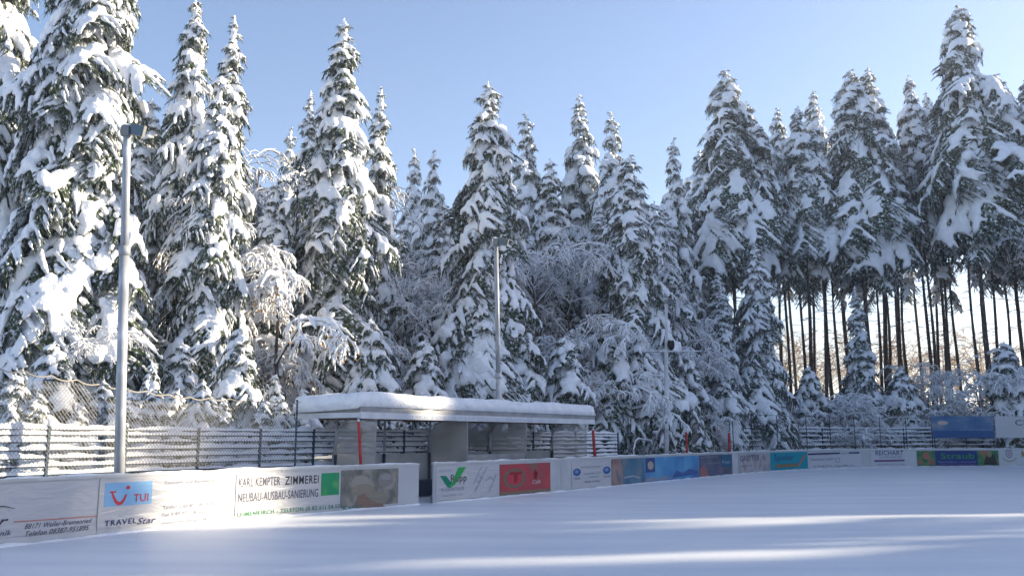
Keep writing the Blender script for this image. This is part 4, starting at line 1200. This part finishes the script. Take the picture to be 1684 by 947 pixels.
# bare-trunked forest behind the right-hand edge
GT = 'bare-trunked spruces standing behind the right-hand edge'
TX = [1262, 1285, 1300, 1318, 1335, 1352, 1372, 1388, 1440, 1452, 1468, 1482, 1500, 1520, 1532, 1548, 1562, 1590, 1622, 1645, 1665, 1700]
for i, x in enumerate(TX):
    Y = 66 + (i * 7 % 17)
    ay = 205 + (i * 37 % 60)
    T(('poleA', 'poleB')[i % 2], x - 14, ay, Y, 42, '%s from the left of the dark bare trunks standing behind the right-hand edge' % (ORD[i] if i < 20 else ['twenty-first', 'twenty-second'][i - 20]), group=GT, rz=i * 1.3)
GD = 'tan leafless trees far behind the trunks'
for i in range(13):
    x = 1275 + i * 32 + (i * 13 % 11)
    T('tan', x, 455 + (i * 29 % 70), 98 + (i * 11 % 30), 0, '%s from the left of the distant tan trees glimpsed between the trunks' % ORD[i], name='distant_tree', cat='tree', group=GD, bare=True)
# inner forest rows closing the view behind the left and middle edge
GI = 'inner spruces closing the view behind the forest edge'
IN = [(-40, 200, 40), (60, 160, 44), (150, 180, 43), (215, 240, 44), (285, 250, 45), (350, 260, 46), (420, 290, 46), (470, 330, 47), (530, 320, 48), (600, 330, 50), (660, 370, 52), (700, 350, 60), (760, 330, 58),
      (790, 380, 50), (850, 340, 60), (910, 330, 64), (960, 340, 66), (1050, 320, 64), (1090, 340, 60), (1130, 330, 66), (1165, 360, 70), (1000, 400, 56), (880, 420, 55), (620, 440, 46), (560, 420, 44), (1110, 430, 56), (1180, 440, 62)]
for i, (x, y, Y) in enumerate(IN):
    T('farA' if i % 2 else 'midA', x, y, Y, 90 if Y < 52 else 72, '%s shaded spruce from the left in the dark row behind the forest edge' % (['twenty-first', 'twenty-second', 'twenty-third', 'twenty-fourth', 'twenty-fifth', 'twenty-sixth', 'twenty-seventh'][i - 20] if i > 19 else ORD[i]), group=GI)
# the forest goes on round the right side of the rink, outside the picture: it throws the shade on the ice
GR = 'spruces of the right side of the rink outside the picture'
rr_ = random.Random(9)
SIDE = []
def shade_h(x, y):
    ye = y - .249 * (x - 58)
    h = float(np.interp(ye, [-30, 24, 27.5, 34, 38, 48, 54, 62], [27, 28, 24, 24, 27, 28, 36, 40])) + .315 * (x - 58)
    return h, ye
for (xa_, xb_, st) in ((57, 61, (2.6, 4.2)), (65, 71, (2.8, 4.6)), (76, 84, (3.4, 5.6))):
    yy = -30
    while yy < 82:
        x = rr_.uniform(xa_, xb_); h, ye = shade_h(x, yy)
        v = rr_.choice(['poleA', 'poleB', 'tallA', 'tallC', 'farA'] if 41 < ye < 62 else ['farA', 'midB', 'tallC', 'farA'])
        if 27.4 < ye < 30.0:      # a lower stand
            SIDE.append((x, yy, (18.0 + .315 * (x - 58)) * rr_.uniform(.86, 1.0), 'midC')); yy += rr_.uniform(1.8, 2.8); continue
        if 33.6 <= ye < 36.8:
            SIDE.append((x, yy, (20.3 + .315 * (x - 58)) * rr_.uniform(.93, 1.03), rr_.choice(['poleA', 'midC']))); yy += rr_.uniform(2.2, 3.2); continue
        if 30.0 <= ye < 36.5:   # slim poles with bare trunks
            SIDE.append((x, yy, (27.6 + .43 * (x - 58)) * rr_.uniform(.88, 1.04), rr_.choice(['poleA', 'poleB']))); yy += rr_.uniform(3.0, 4.2) if xa_ == 57 else rr_.uniform(4.6, 7.0); continue
        SIDE.append((x, yy, h * rr_.uniform(.84, 1.04), v)); yy += rr_.uniform(*st)
for (x, y, h, v) in [(45, 68, 27, 'tallA'), (49, 65, 26, 'tallC'), (53, 69, 28, 'tallB'), (56, 65, 25, 'tallA'), (60, 72, 27, 'tallC'), (66, 80, 27, 'tallB')] + SIDE:
    plant(SP[v], 'snowy_spruce', x, y, h, h / SP[v]['H'] * 1.15, rr_.uniform(0, 6.28), 'snowy spruce of the row along the right side of the rink', 'spruce', GR)

# ------------------------------------------------------------------ thin haze volume, added to lift the dark tones
hz = bpy.data.materials.new('haze'); hz.use_nodes = True
hn = hz.node_tree; hn.nodes.remove(hn.nodes['Principled BSDF'])
pv = hn.nodes.new('ShaderNodeVolumePrincipled'); pv.inputs['Color'].default_value = (.86, .92, 1.0, 1); pv.inputs['Density'].default_value = .0008; pv.inputs['Anisotropy'].default_value = .3
hn.links.new(pv.outputs[0], hn.nodes['Material Output'].inputs['Volume'])
mb = MB(); mb.box((0, 750, 22.0), (1000, 850, 24.0)); tag(mb.build('haze', hz), kind='stuff')
